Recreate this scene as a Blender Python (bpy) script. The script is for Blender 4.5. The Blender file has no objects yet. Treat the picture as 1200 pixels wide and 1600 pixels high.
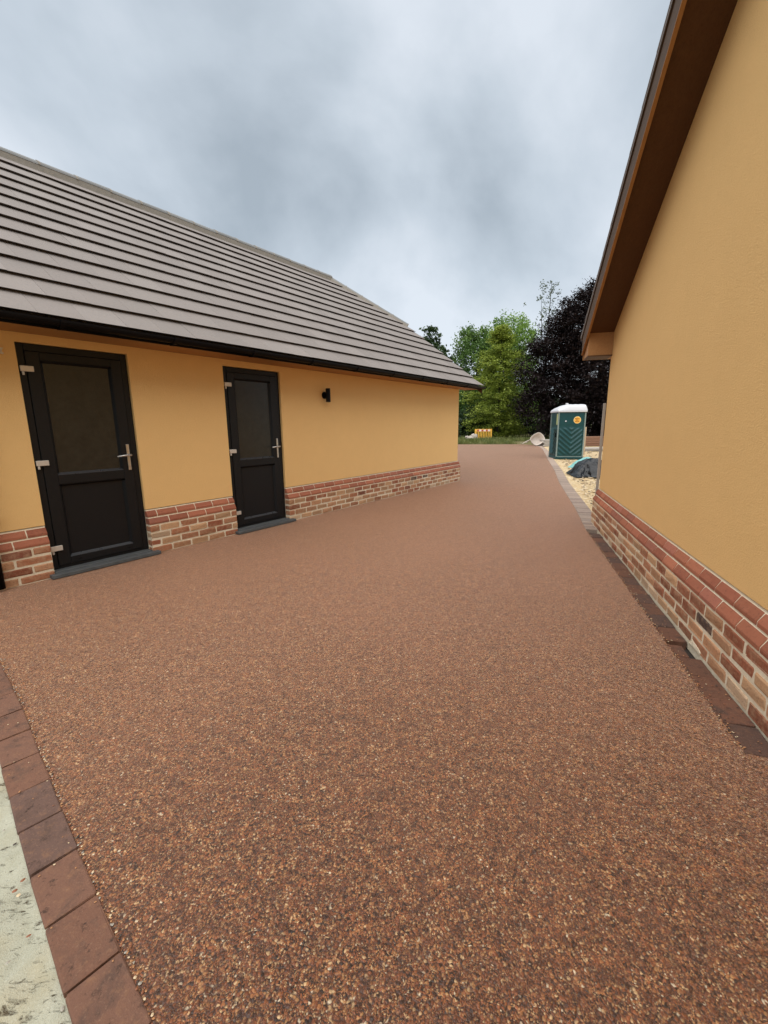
import bpy, bmesh, math, random
import numpy as np
from mathutils import Vector, Matrix

C = bpy.context.scene.collection
S = bpy.context.scene
rnd = random.Random(7)
R = math.radians

# ------------------------------------------------------------------ camera
CAM_H = 1.366
cam = bpy.data.cameras.new('camera')
cam.sensor_fit = 'VERTICAL'; cam.sensor_height = 32.0
cam.lens = 675.07 / 1600 * 32.0
cam.clip_start = 0.05; cam.clip_end = 3000
co = bpy.data.objects.new('camera', cam); C.objects.link(co)
cr = Vector((0.99995302, -0.00191625, -0.00950183)); cu = Vector((0.00969313, 0.19768227, 0.98021822)); cf = Vector((0, 0.98026428, -0.19769156))
co.matrix_world = Matrix(((cr.x, cu.x, -cf.x, 0), (cr.y, cu.y, -cf.y, 0), (cr.z, cu.z, -cf.z, CAM_H), (0, 0, 0, 1)))
S.camera = co

# ------------------------------------------------------------------ sky, sun, exposure
SUN_EL, SUN_ROT = R(70), R(200)
W = bpy.data.worlds.new('World'); S.world = W; W.use_nodes = True
nt = W.node_tree; N, L = nt.nodes, nt.links
N.clear()
wout = N.new('ShaderNodeOutputWorld'); bg = N.new('ShaderNodeBackground')
bg.inputs['Strength'].default_value = 0.1
sky = N.new('ShaderNodeTexSky'); sky.sky_type = 'NISHITA'; sky.sun_disc = False
sky.sun_elevation = SUN_EL; sky.sun_rotation = SUN_ROT
tc = N.new('ShaderNodeTexCoord')
sep = N.new('ShaderNodeSeparateXYZ'); L.new(tc.outputs['Generated'], sep.inputs[0])
zc = N.new('ShaderNodeMath'); zc.operation = 'MAXIMUM'; L.new(sep.outputs['Z'], zc.inputs[0]); zc.inputs[1].default_value = 0.0
za = N.new('ShaderNodeMath'); za.operation = 'ADD'; L.new(zc.outputs[0], za.inputs[0]); za.inputs[1].default_value = 0.85
dv = N.new('ShaderNodeVectorMath'); dv.operation = 'SCALE'
inv = N.new('ShaderNodeMath'); inv.operation = 'DIVIDE'; inv.inputs[0].default_value = 1.0; L.new(za.outputs[0], inv.inputs[1])
L.new(tc.outputs['Generated'], dv.inputs[0]); L.new(inv.outputs[0], dv.inputs['Scale'])
mp = N.new('ShaderNodeMapping'); L.new(dv.outputs[0], mp.inputs[0])
mp.inputs['Location'].default_value = (2.96, -19.48, -5.1); mp.inputs['Scale'].default_value = (1.0, 0.8, 1.0)
n1 = N.new('ShaderNodeTexNoise'); n1.inputs['Scale'].default_value = 2.3; n1.inputs['Detail'].default_value = 7; n1.inputs['Roughness'].default_value = 0.5
n1.inputs['Distortion'].default_value = 0.25
L.new(mp.outputs[0], n1.inputs['Vector'])
crp = N.new('ShaderNodeValToRGB'); L.new(n1.outputs['Fac'], crp.inputs[0])
e = crp.color_ramp.elements
e[0].position = 0.34; e[0].color = (0.335, 0.385, 0.425, 1)
e[1].position = 0.60; e[1].color = (0.655, 0.70, 0.75, 1)
em = e.new(0.48); em.color = (0.495, 0.55, 0.60, 1)
sc_ = N.new('ShaderNodeVectorMath'); sc_.operation = 'SCALE'; L.new(crp.outputs[0], sc_.inputs[0]); sc_.inputs['Scale'].default_value = 4.35
mx = N.new('ShaderNodeMix'); mx.data_type = 'RGBA'; mx.inputs[0].default_value = 0.92
L.new(sky.outputs[0], mx.inputs[6]); L.new(sc_.outputs[0], mx.inputs[7])
L.new(mx.outputs[2], bg.inputs['Color']); L.new(bg.outputs[0], wout.inputs['Surface'])

sun = bpy.data.lights.new('sun', 'SUN'); sun.energy = 1.5; sun.angle = R(96); sun.color = (1.0, 0.97, 0.93)
so = bpy.data.objects.new('sun', sun); C.objects.link(so)
sd = Vector((math.cos(SUN_EL) * math.sin(SUN_ROT), math.cos(SUN_EL) * math.cos(SUN_ROT), math.sin(SUN_EL)))
so.rotation_euler = sd.to_track_quat('Z', 'Y').to_euler(); so.location = (0, 0, 20)

S.view_settings.view_transform = 'Standard'; S.view_settings.look = 'None'
S.view_settings.exposure = 1.45; S.view_settings.gamma = 1.0; S.view_settings.use_curve_mapping = False
S.cycles.use_denoising = True
S.cycles.max_bounces = 6; S.cycles.diffuse_bounces = 4; S.cycles.glossy_bounces = 3; S.cycles.transmission_bounces = 4
S.cycles.sample_clamp_indirect = 6

# ------------------------------------------------------------------ node helpers
class NT:
    def __init__(s, name):
        s.m = bpy.data.materials.new(name); s.m.use_nodes = True
        s.n = s.m.node_tree.nodes; s.l = s.m.node_tree.links
        s.b = s.n['Principled BSDF']; s.out = s.n['Material Output']
        s.tc = None
    def coord(s, kind='Object'):
        if s.tc is None: s.tc = s.n.new('ShaderNodeTexCoord')
        return s.tc.outputs[kind]
    def pos(s):
        return s.n.new('ShaderNodeNewGeometry').outputs['Position']
    def mapping(s, src, scale=(1, 1, 1), rot=(0, 0, 0), loc=(0, 0, 0)):
        m = s.n.new('ShaderNodeMapping'); s.l.new(src, m.inputs[0])
        m.inputs['Scale'].default_value = scale; m.inputs['Rotation'].default_value = rot; m.inputs['Location'].default_value = loc
        return m.outputs[0]
    def noise(s, src, scale, detail=4, rough=0.55, dist=0.0, out='Fac'):
        t = s.n.new('ShaderNodeTexNoise'); s.l.new(src, t.inputs['Vector'])
        t.inputs['Scale'].default_value = scale; t.inputs['Detail'].default_value = detail
        t.inputs['Roughness'].default_value = rough; t.inputs['Distortion'].default_value = dist
        return t.outputs[out]
    def voronoi(s, src, scale, out='Color', feature='F1', rand=1.0):
        t = s.n.new('ShaderNodeTexVoronoi'); s.l.new(src, t.inputs['Vector']); t.feature = feature
        t.inputs['Scale'].default_value = scale; t.inputs['Randomness'].default_value = rand
        return t.outputs[out]
    def ramp(s, src, stops, interp='LINEAR'):
        t = s.n.new('ShaderNodeValToRGB'); s.l.new(src, t.inputs[0]); t.color_ramp.interpolation = interp
        el = t.color_ramp.elements
        while len(el) < len(stops): el.new(0.5)
        for e_, (p, c) in zip(el, stops):
            e_.position = p; e_.color = (c[0], c[1], c[2], 1) if not isinstance(c, (int, float)) else (c, c, c, 1)
        return t.outputs[0]
    def rand(s):
        return s.n.new('ShaderNodeObjectInfo').outputs['Random']
    def attr(s, name):
        t = s.n.new('ShaderNodeAttribute'); t.attribute_name = name; return t.outputs['Fac']
    def sepx(s, src, ax='X'):
        t = s.n.new('ShaderNodeSeparateXYZ'); s.l.new(src, t.inputs[0]); return t.outputs[ax]
    def mix(s, fac, a, b, blend='MIX'):
        t = s.n.new('ShaderNodeMix'); t.data_type = 'RGBA'; t.blend_type = blend; t.clamp_factor = True
        for i, v in ((0, fac), (6, a), (7, b)):
            if isinstance(v, bpy.types.NodeSocket): s.l.new(v, t.inputs[i])
            elif i == 0: t.inputs[0].default_value = v
            else: t.inputs[i].default_value = (v[0], v[1], v[2], 1)
        return t.outputs[2]
    def math(s, op, a, b=0.0, c=None):
        t = s.n.new('ShaderNodeMath'); t.operation = op
        for i, v in enumerate((a, b) if c is None else (a, b, c)):
            if isinstance(v, bpy.types.NodeSocket): s.l.new(v, t.inputs[i])
            else: t.inputs[i].default_value = v
        return t.outputs[0]
    def bump(s, h, strength=0.3, dist=0.01, prev=None):
        t = s.n.new('ShaderNodeBump'); s.l.new(h, t.inputs['Height'])
        t.inputs['Strength'].default_value = strength; t.inputs['Distance'].default_value = dist
        if prev is not None: s.l.new(prev, t.inputs['Normal'])
        return t.outputs[0]
    def set(s, color=None, rough=0.6, metal=0.0, normal=None, spec=0.5, **k):
        b = s.b
        def put(name, v):
            if isinstance(v, bpy.types.NodeSocket): s.l.new(v, b.inputs[name])
            elif isinstance(v, (tuple, list)): b.inputs[name].default_value = (v[0], v[1], v[2], 1)
            else: b.inputs[name].default_value = v
        if color is not None: put('Base Color', color)
        put('Roughness', rough); put('Metallic', metal); put('Specular IOR Level', spec)
        if normal is not None: s.l.new(normal, b.inputs['Normal'])
        for n_, v in k.items(): put(n_, v)
        return s.m

def simple(name, col, rough=0.5, metal=0.0, var=0.12, nscale=9.0, spec=0.5, bump=0.0, bscale=60):
    t = NT(name); p = t.pos()
    f = t.noise(p, nscale, 5, 0.6)
    c = t.mix(f, tuple(v * (1 - var) for v in col), tuple(min(1, v * (1 + var)) for v in col))
    nrm = t.bump(t.noise(p, bscale, 3, 0.6), bump, 0.004) if bump else None
    r_ = t.math('MULTIPLY_ADD', t.noise(p, nscale * 2.3, 3), 0.2, rough - 0.1)
    return t.set(c, r_, metal, nrm, spec)

# ------------------------------------------------------------------ materials
M = {}
def mk_render(name, c):
    t = NT(name); p = t.pos()
    big = t.noise(p, 0.7, 5, 0.6); mid = t.noise(p, 7.0, 5, 0.65); fine = t.noise(p, 120, 4, 0.7)
    a = t.mix(big, tuple(v * 0.95 for v in c), tuple(v * 1.05 for v in c))
    a = t.mix(t.ramp(mid, [(0.35, 0.0), (0.75, 0.18)]), a, tuple(v * 0.86 for v in c))
    a = t.mix(t.ramp(fine, [(0.55, 0.0), (0.8, 0.35)]), a, tuple(min(1, v * 1.18) for v in c))
    a = t.mix(t.ramp(fine, [(0.2, 0.3), (0.42, 0.0)]), a, tuple(v * 0.72 for v in c))
    nb = t.bump(fine, 0.8, 0.006); nb = t.bump(t.noise(p, 40, 3, 0.6), 0.3, 0.006, nb); nb = t.bump(t.noise(p, 2.2, 2), 0.12, 0.03, nb)
    return t.set(a, 0.85, 0, nb, 0.25)
M['render'] = mk_render('masonry_paint', (0.83, 0.53, 0.218))

def mk_brick(name, stops, blot, bstr=0.6):
    t = NT(name); o = t.pos(); rr = t.rand()
    base = t.ramp(rr, stops, 'CONSTANT')
    # second random value shifts brightness a little
    hs = t.n.new('ShaderNodeHueSaturation'); t.l.new(base, hs.inputs['Color'])
    r2 = t.math('FRACT', t.math('MULTIPLY', rr, 37.7)); t.l.new(t.math('MULTIPLY_ADD', r2, 0.4, 0.82), hs.inputs['Value'])
    col = hs.outputs[0]
    m1 = t.noise(o, 22, 6, 0.68); m2 = t.noise(o, 75, 4, 0.6)
    col = t.mix(t.ramp(m1, [(0.45, 0.0), (0.72, 0.55)]), col, blot)
    m3 = t.noise(o, 7.5, 4, 0.6); col = t.mix(t.ramp(m3, [(0.5, 0.0), (0.7, 0.45)]), col, tuple(v * 0.8 for v in blot))
    col = t.mix(t.ramp(m2, [(0.28, 0.55), (0.45, 0.0)]), col, (0.11, 0.05, 0.035))
    nb = t.bump(m1, bstr, 0.006); nb = t.bump(m2, bstr, 0.004, nb)
    return t.set(col, 0.88, 0, nb, 0.25)
M['brick'] = mk_brick('stock_brick', [(0.0, (0.42, 0.215, 0.112)), (0.20, (0.35, 0.145, 0.075)), (0.38, (0.47, 0.275, 0.148)), (0.56, (0.28, 0.095, 0.05)),
                                      (0.70, (0.44, 0.23, 0.125)), (0.84, (0.24, 0.085, 0.052)), (0.925, (0.5, 0.35, 0.225)), (0.978, (0.10, 0.066, 0.056))], (0.52, 0.35, 0.21), 0.75)
M['plinth_brick'] = mk_brick('red_plinth_brick', [(0.0, (0.33, 0.115, 0.065)), (0.3, (0.30, 0.10, 0.058)), (0.6, (0.36, 0.13, 0.072)), (0.85, (0.31, 0.115, 0.075))], (0.38, 0.15, 0.085), 0.25)
def mk_paver(name, stops, light, dark):
    t = NT(name); o = t.pos(); rr = t.rand()
    c = t.ramp(rr, stops, 'CONSTANT')
    a = t.noise(o, 9, 6, 0.7, 0.4); b_ = t.noise(o, 34, 5, 0.7); f = t.noise(o, 150, 3, 0.6)
    c = t.mix(t.ramp(a, [(0.50, 0.0), (0.66, 0.8)]), c, dark)
    c = t.mix(t.ramp(b_, [(0.54, 0.0), (0.74, 0.75)]), c, light)
    c = t.mix(t.ramp(b_, [(0.30, 0.9), (0.42, 0.0)]), c, tuple(v * 0.45 for v in dark))
    c = t.mix(t.ramp(f, [(0.56, 0.0), (0.8, 0.35)]), c, (0.36, 0.22, 0.14))
    return t.set(c, 0.86, 0, t.bump(f, 0.4, 0.003, t.bump(b_, 0.6, 0.006)), 0.25)
M['paver'] = mk_paver('clay_paver', [(0.0, (0.164, 0.084, 0.057)), (0.25, (0.130, 0.077, 0.060)), (0.45, (0.168, 0.084, 0.055)), (0.62, (0.113, 0.072, 0.059)), (0.8, (0.172, 0.088, 0.059))], (0.235, 0.122, 0.069), (0.097, 0.059, 0.045))
M['paver_dark'] = mk_paver('dark_clay_paver', [(0.0, (0.14, 0.068, 0.044)), (0.25, (0.11, 0.062, 0.046)), (0.5, (0.15, 0.07, 0.044)), (0.7, (0.10, 0.06, 0.047)), (0.85, (0.165, 0.075, 0.047))], (0.19, 0.095, 0.055), (0.075, 0.05, 0.04))  # same clay block in darker browns, for the strip along the plinth
def mk_mortar():
    t = NT('lime_mortar'); p = t.pos()
    f = t.noise(p, 30, 6, 0.7); g = t.noise(p, 160, 3, 0.6)
    c = t.ramp(f, [(0.25, (0.60, 0.50, 0.35)), (0.75, (0.82, 0.73, 0.56))])
    return t.set(c, 0.92, 0, t.bump(g, 0.6, 0.004, t.bump(f, 0.4, 0.006)), 0.2)
M['mortar'] = mk_mortar()
def mk_tile(name, a, b):
    t = NT(name); p = t.pos(); rr = t.rand()
    c = t.ramp(rr, [(0.0, tuple(v * 0.90 for v in a)), (0.5, a), (1.0, b)])
    f = t.noise(p, 2.2, 6, 0.7); g = t.noise(p, 260, 2, 0.6); h = t.noise(p, 34, 4, 0.65)
    c = t.mix(t.ramp(f, [(0.35, 0.0), (0.75, 0.35)]), c, (0.265, 0.22, 0.195))
    c = t.mix(t.ramp(h, [(0.5, 0.0), (0.8, 0.3)]), c, (0.14, 0.125, 0.115))
    return t.set(c, 0.75, 0, t.bump(g, 0.35, 0.003), 0.35)
M['tile'] = mk_tile('concrete_tile', (0.218, 0.188, 0.168), (0.24, 0.209, 0.188))
M['ridge'] = mk_tile('ridge_concrete', (0.20, 0.205, 0.20), (0.23, 0.23, 0.22))
M['ridge_mortar'] = simple('ridge_mortar_bed', (0.27, 0.24, 0.20), 0.9, 0, 0.25, 20, 0.2, 0.5, 70)
M['black_upvc'] = simple('black_woodgrain_plastic', (0.009, 0.009, 0.0095), 0.45, 0, 0.15, 30, 0.25, 0.08, 300)
M['black_plastic'] = simple('black_gutter_plastic', (0.005, 0.005, 0.006), 0.5, 0, 0.1, 10, 0.12)
M['bead_skylit'] = simple('skylit_black_bead', (0.035, 0.037, 0.04), 0.3, 0, 0.1, 10, 1.0)  # black bead with a raised base colour, painting sky light on the bottom ledges
def mk_pane():
    t = NT('obscured_glass'); p = t.pos()
    c = t.ramp(t.noise(p, 14, 5, 0.7), [(0.3, (0.016, 0.015, 0.011)), (0.7, (0.027, 0.025, 0.019))])
    return t.set(c, 0.24, 0, t.bump(t.noise(p, 90, 3, 0.6), 0.35, 0.004), 0.4)
M['pane'] = mk_pane()
M['hinge'] = simple('pale_hinge_metal', (0.62, 0.57, 0.5), 0.42, 0.35, 0.08, 20)
M['steel'] = simple('brushed_steel', (0.55, 0.53, 0.5), 0.32, 0.9, 0.06, 30)
M['slate'] = simple('slate_sill', (0.085, 0.09, 0.09), 0.6, 0, 0.45, 14, 0.4, 0.4, 45)
def mk_wood(name, a, b, axis=0, rough=0.55, scale=1.0):
    t = NT(name); o = t.coord('Object')
    sc = [26 * scale] * 3; sc[axis] = 1.3 * scale
    v = t.mapping(o, tuple(sc)); g = t.noise(v, 1.0, 6, 0.65, 0.6)
    sc2 = [120 * scale] * 3; sc2[axis] = 4 * scale
    g2 = t.noise(t.mapping(o, tuple(sc2)), 1.0, 3, 0.6)
    c = t.mix(g, a, b); c = t.mix(t.ramp(g2, [(0.5, 0.0), (0.75, 0.4)]), c, tuple(v_ * 0.6 for v_ in a))
    return t.set(c, rough, 0, t.bump(g2, 0.2, 0.002), 0.2)
M['oak'] = mk_wood('oak_grain_board', (0.36, 0.17, 0.062), (0.47, 0.25, 0.1))
M['oak_dark'] = mk_wood('brown_grain_board', (0.088, 0.054, 0.033), (0.125, 0.08, 0.05), 0, 0.7)
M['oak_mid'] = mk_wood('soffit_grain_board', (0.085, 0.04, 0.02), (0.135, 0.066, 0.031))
M['timber'] = mk_wood('sawn_timber', (0.42, 0.31, 0.2), (0.55, 0.43, 0.3), 2)
M['timber_long'] = mk_wood('stacked_timber', (0.19, 0.10, 0.065), (0.28, 0.155, 0.1), 0)
M['board_pale'] = simple('weathered_board', (0.36, 0.33, 0.29), 0.7, 0, 0.2, 5)

def mk_drive():
    t = NT('resin_bound_gravel'); p = t.pos()
    wob = t.n.new('ShaderNodeVectorMath'); wob.operation = 'MULTIPLY_ADD'
    nz = t.noise(p, 60, 2, 0.5, out='Color'); t.l.new(nz, wob.inputs[0]); wob.inputs[1].default_value = (0.01, 0.01, 0.01); t.l.new(p, wob.inputs[2])
    q = t.mapping(wob.outputs[0], (1, 1, 1))
    vc = t.voronoi(q, 138, 'Color'); vd = t.voronoi(q, 138, 'Distance')
    vc2 = t.voronoi(q, 235, 'Color'); vd2 = t.voronoi(q, 235, 'Distance')
    rx = t.sepx(vc, 'X'); ry = t.sepx(vc2, 'Y')
    pal = [(0.0, (0.021, 0.011, 0.006)), (0.16, (0.140, 0.044, 0.016)), (0.29, (0.256, 0.084, 0.029)), (0.42, (0.198, 0.061, 0.022)), (0.53, (0.339, 0.136, 0.048)),
           (0.65, (0.074, 0.028, 0.013)), (0.745, (0.412, 0.205, 0.079)), (0.855, (0.298, 0.100, 0.039)), (0.915, (0.561, 0.363, 0.181)), (0.983, (0.644, 0.523, 0.356))]
    c1 = t.ramp(rx, pal, 'CONSTANT'); c2 = t.ramp(ry, pal, 'CONSTANT')
    sel = t.ramp(t.noise(p, 55, 2, 0.5), [(0.46, 0.0), (0.54, 1.0)])
    c = t.mix(sel, c1, c2)
    d = t.mix(sel, vd, vd2)
    # gaps between the stones
    c = t.mix(t.ramp(d, [(0.42, 0.0), (0.75, 0.75)]), c, (0.03, 0.016, 0.011))
    med = t.noise(p, 14, 5, 0.65); big = t.noise(p, 0.6, 4, 0.6)
    c = t.mix(t.ramp(med, [(0.33, 0.55), (0.58, 0.0)]), c, (0.06, 0.026, 0.017), 'MIX')
    c = t.mix(t.ramp(big, [(0.4, 0.0), (0.7, 0.22)]), c, (0.30, 0.13, 0.07))
    cl = t.ramp(t.noise(p, 26, 4, 0.7), [(0.3, (0.55, 0.53, 0.5)), (0.5, (1.0, 1.0, 1.0)), (0.72, (1.35, 1.35, 1.32))])
    c = t.mix(1.0, c, cl, 'MULTIPLY')
    h = t.math('SUBTRACT', 1.0, d)
    nb = t.bump(h, 0.6, 0.006); nb = t.bump(t.noise(p, 40, 3, 0.6), 0.12, 0.008, nb)
    r_ = t.math('MULTIPLY_ADD', t.sepx(vc, 'Z'), 0.3, 0.33)
    return t.set(c, r_, 0, nb, 0.4, **{'Sheen Weight': 1.0, 'Sheen Roughness': 0.37, 'Sheen Tint': (1.0, 0.63, 0.45)})
M['drive'] = mk_drive()
def mk_haunch():
    t = NT('rough_concrete'); p = t.pos()
    a = t.noise(p, 6, 6, 0.65); g = t.noise(p, 260, 2)
    b = t.noise(t.mapping(p, (26, 75, 30), rot=(0, 0, 0.6)), 1.0, 5, 0.62, 0.7)
    msk = t.noise(p, 4.5, 4, 0.6, 0.5)
    c = t.ramp(a, [(0.3, (0.35, 0.34, 0.25)), (0.7, (0.46, 0.455, 0.36))])
    c = t.mix(t.ramp(t.noise(p, 2.7, 4, 0.6), [(0.5, 0.0), (0.68, 0.55)]), c, (0.43, 0.33, 0.17))
    cut = t.math('SUBTRACT', b, t.math('MULTIPLY', msk, 0.42))
    cm = t.ramp(cut, [(0.09, 1.0), (0.17, 0.0)])
    c = t.mix(cm, c, (0.10, 0.075, 0.045))
    c = t.mix(t.ramp(g, [(0.5, 0.0), (0.9, 0.35)]), c, (0.72, 0.72, 0.62))
    return t.set(c, 0.95, 0, t.bump(t.ramp(cut, [(0.08, 0.0), (0.2, 1.0)]), 0.6, 0.015, t.bump(g, 0.8, 0.005)), 0.15)
M['haunch'] = mk_haunch()
def mk_yard():
    t = NT('sandy_yard'); p = t.pos()
    a = t.noise(p, 1.3, 6, 0.65); b = t.noise(p, 14, 5, 0.7); v = t.voronoi(p, 26, 'Color')
    c = t.ramp(a, [(0.3, (0.44, 0.30, 0.155)), (0.55, (0.54, 0.41, 0.235)), (0.75, (0.37, 0.24, 0.13))])
    c = t.mix(t.ramp(b, [(0.3, 0.75), (0.48, 0.0)]), c, (0.12, 0.075, 0.045))
    c = t.mix(t.ramp(t.sepx(v, 'X'), [(0.8, 0.0), (0.86, 0.7)]), c, (0.66, 0.56, 0.40))
    return t.set(c, 0.95, 0, t.bump(b, 0.8, 0.03), 0.15)
M['yard'] = mk_yard()
M['soil'] = simple('field_soil', (0.10, 0.095, 0.045), 0.95, 0, 0.4, 0.8, 0.15, 0.5, 6)
M['verge'] = simple('rough_verge', (0.13, 0.115, 0.05), 0.95, 0, 0.5, 2.5, 0.15, 0.6, 12)
M['rubble'] = simple('broken_concrete', (0.42, 0.37, 0.31), 0.9, 0, 0.35, 6, 0.2, 0.5, 30)

def mk_leaf(name, dark, mid, light, trans=0.3):
    t = NT(name)
    c = t.ramp(t.attr('tint'), [(0.0, dark), (0.5, mid), (1.0, light)])
    t.n.remove(t.b)
    d = t.n.new('ShaderNodeBsdfDiffuse'); tr = t.n.new('ShaderNodeBsdfTranslucent'); g = t.n.new('ShaderNodeBsdfGlossy'); g.inputs['Roughness'].default_value = 0.5
    m1 = t.n.new('ShaderNodeMixShader'); m1.inputs[0].default_value = trans; m2 = t.n.new('ShaderNodeMixShader'); m2.inputs[0].default_value = 0.03
    t.l.new(c, d.inputs[0]); t.l.new(c, tr.inputs[0]); t.l.new(d.outputs[0], m1.inputs[1]); t.l.new(tr.outputs[0], m1.inputs[2])
    t.l.new(m1.outputs[0], m2.inputs[1]); t.l.new(g.outputs[0], m2.inputs[2]); t.l.new(m2.outputs[0], t.out.inputs[0])
    return t.m
M['leaf_gold'] = mk_leaf('spring_green_leaf', (0.1265, 0.1725, 0.0253), (0.2645, 0.3335, 0.0517), (0.4140, 0.4715, 0.0862), 0.35)
M['leaf_green'] = mk_leaf('mid_green_leaf', (0.0442, 0.0962, 0.0208), (0.1053, 0.1937, 0.0416), (0.1937, 0.2990, 0.0702), 0.3)
M['leaf_bright'] = mk_leaf('fresh_green_leaf', (0.0754, 0.1521, 0.0247), (0.1612, 0.2795, 0.0507), (0.2704, 0.4056, 0.0845), 0.35)
M['leaf_dark'] = mk_leaf('dark_green_leaf', (0.0144, 0.0336, 0.0120), (0.0360, 0.0660, 0.0192), (0.0720, 0.1140, 0.0360), 0.2)
M['leaf_purple'] = mk_leaf('copper_beech_leaf', (0.010, 0.0065, 0.007), (0.019, 0.012, 0.0125), (0.042, 0.028, 0.026), 0.12)
M['leaf_grey'] = mk_leaf('grey_green_leaf', (0.07, 0.09, 0.05), (0.11, 0.14, 0.08), (0.16, 0.19, 0.12), 0.3)
M['grass'] = mk_leaf('grass_blade', (0.07, 0.10, 0.022), (0.15, 0.18, 0.045), (0.28, 0.27, 0.10), 0.3)
M['bark'] = simple('tree_bark', (0.06, 0.05, 0.04), 0.9, 0, 0.4, 12, 0.2, 0.8, 25)
M['loo_green'] = simple('green_moulded_plastic', (0.0035, 0.05, 0.053), 0.42, 0, 0.35, 2.2, 0.4)
M['loo_trim'] = simple('grey_green_trim', (0.2, 0.26, 0.24), 0.5, 0, 0.1, 6)
M['loo_white'] = simple('white_moulded_plastic', (0.60, 0.60, 0.62), 0.45, 0, 0.05, 3, 0.4)
M['sticker'] = simple('orange_sticker', (0.85, 0.42, 0.05), 0.5, 0, 0.06, 8)
M['sticker_rim'] = simple('pale_sticker_rim', (0.85, 0.70, 0.35), 0.5, 0, 0.06, 8)
M['print'] = simple('dark_print', (0.2, 0.06, 0.015), 0.6, 0, 0.1, 8)
M['notice'] = simple('pale_yellow_notice', (0.55, 0.58, 0.25), 0.5, 0, 0.1, 8)
M['barrier'] = simple('amber_barrier_plastic', (0.75, 0.40, 0.035), 0.5, 0, 0.12, 5)
M['barrier_foot'] = simple('black_rubber', (0.02, 0.018, 0.016), 0.8, 0, 0.2, 10)
M['band_white'] = simple('white_reflective_band', (0.8, 0.62, 0.55), 0.4, 0, 0.05, 9)
M['band_red'] = simple('red_reflective_band', (0.42, 0.07, 0.03), 0.4, 0, 0.1, 9)
M['barrow'] = simple('cement_crusted_steel', (0.5, 0.43, 0.37), 0.8, 0.0, 0.25, 9, 0.3, 0.5, 40)
M['barrow_frame'] = simple('grey_tube_steel', (0.35, 0.34, 0.32), 0.55, 0.3, 0.2, 9)
def mk_tarp():
    t = NT('black_polythene'); p = t.pos()
    c = t.ramp(t.noise(p, 5, 5, 0.6), [(0.35, (0.006, 0.006, 0.007)), (0.75, (0.016, 0.018, 0.021))])
    return t.set(c, 0.24, 0, t.bump(t.noise(p, 7, 3, 0.5, 0.8), 0.6, 0.04), 0.4)
M['tarp'] = mk_tarp()
M['turquoise'] = simple('turquoise_sheet', (0.18, 0.42, 0.40), 0.45, 0, 0.3, 6, 0.5, 0.4, 9)

# ------------------------------------------------------------------ mesh helpers
class MB:
    def __init__(s): s.v = []; s.f = []; s.mi = []
    def add(s, vs, fs, mi=0):
        b = len(s.v); s.v += [tuple(v) for v in vs]; s.f += [tuple(i + b for i in f) for f in fs]; s.mi += [mi] * len(fs); return s
    def box(s, x0, x1, y0, y1, z0, z1, mi=0):
        vs = [(x0, y0, z0), (x1, y0, z0), (x1, y1, z0), (x0, y1, z0), (x0, y0, z1), (x1, y0, z1), (x1, y1, z1), (x0, y1, z1)]
        return s.add(vs, [(0, 3, 2, 1), (4, 5, 6, 7), (0, 1, 5, 4), (1, 2, 6, 5), (2, 3, 7, 6), (3, 0, 4, 7)], mi)
    def prism(s, prof, a0, a1, axis='x', mi=0):
        """profile polygon extruded along an axis; profile coords are the two other axes in order"""
        n = len(prof)
        def P(p, a): return {'x': (a, p[0], p[1]), 'y': (p[0], a, p[1]), 'z': (p[0], p[1], a)}[axis]
        vs = [P(p, a0) for p in prof] + [P(p, a1) for p in prof]
        fs = [tuple(range(n))[::-1], tuple(range(n, 2 * n))] + [(i, (i + 1) % n, n + (i + 1) % n, n + i) for i in range(n)]
        return s.add(vs, fs, mi)
    def tube(s, pts, rad, n=8, mi=0, cap=True):
        pts = [Vector(p) for p in pts]; rings = []
        rr = rad if isinstance(rad, (list, tuple)) else [rad] * len(pts)
        vs = []; fs = []
        up0 = None
        for i, p in enumerate(pts):
            d = (pts[min(i + 1, len(pts) - 1)] - pts[max(i - 1, 0)]).normalized()
            a = d.orthogonal().normalized() if up0 is None else (up0 - d * up0.dot(d)).normalized()
            up0 = a; b = d.cross(a)
            for k in range(n):
                th = 2 * math.pi * k / n
                vs.append(p + (a * math.cos(th) + b * math.sin(th)) * rr[i])
        for i in range(len(pts) - 1):
            for k in range(n):
                fs.append((i * n + k, i * n + (k + 1) % n, (i + 1) * n + (k + 1) % n, (i + 1) * n + k))
        if cap:
            fs.append(tuple(range(n))[::-1]); fs.append(tuple(range((len(pts) - 1) * n, len(pts) * n)))
        return s.add(vs, fs, mi)
    def mesh(s, name, mats, bevel=0.0, seg=1, smooth=False, jitter=0.0, r=None):
        me = bpy.data.meshes.new(name)
        me.from_pydata(s.v, [], s.f)
        for m in (mats if isinstance(mats, (list, tuple)) else [mats]): me.materials.append(m)
        me.polygons.foreach_set('material_index', s.mi)
        bm = bmesh.new(); bm.from_mesh(me)
        bmesh.ops.recalc_face_normals(bm, faces=bm.faces)
        if bevel:
            ed = [e_ for e_ in bm.edges if len(e_.link_faces) == 2 and e_.calc_face_angle(0) > 0.5]
            bmesh.ops.bevel(bm, geom=ed, offset=bevel, segments=seg, affect='EDGES', profile=0.6)
        if jitter:
            for v in bm.verts:
                v.co += Vector((r.uniform(-1, 1), r.uniform(-1, 1), r.uniform(-1, 1))) * jitter
        bm.to_mesh(me); bm.free()
        if smooth:
            for p in me.polygons: p.use_smooth = True
        return me
    def build(s, name, mats, parent=None, loc=(0, 0, 0), rot=(0, 0, 0), **k):
        return link(name, s.mesh(name, mats, **k), parent, loc, rot)

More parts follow.
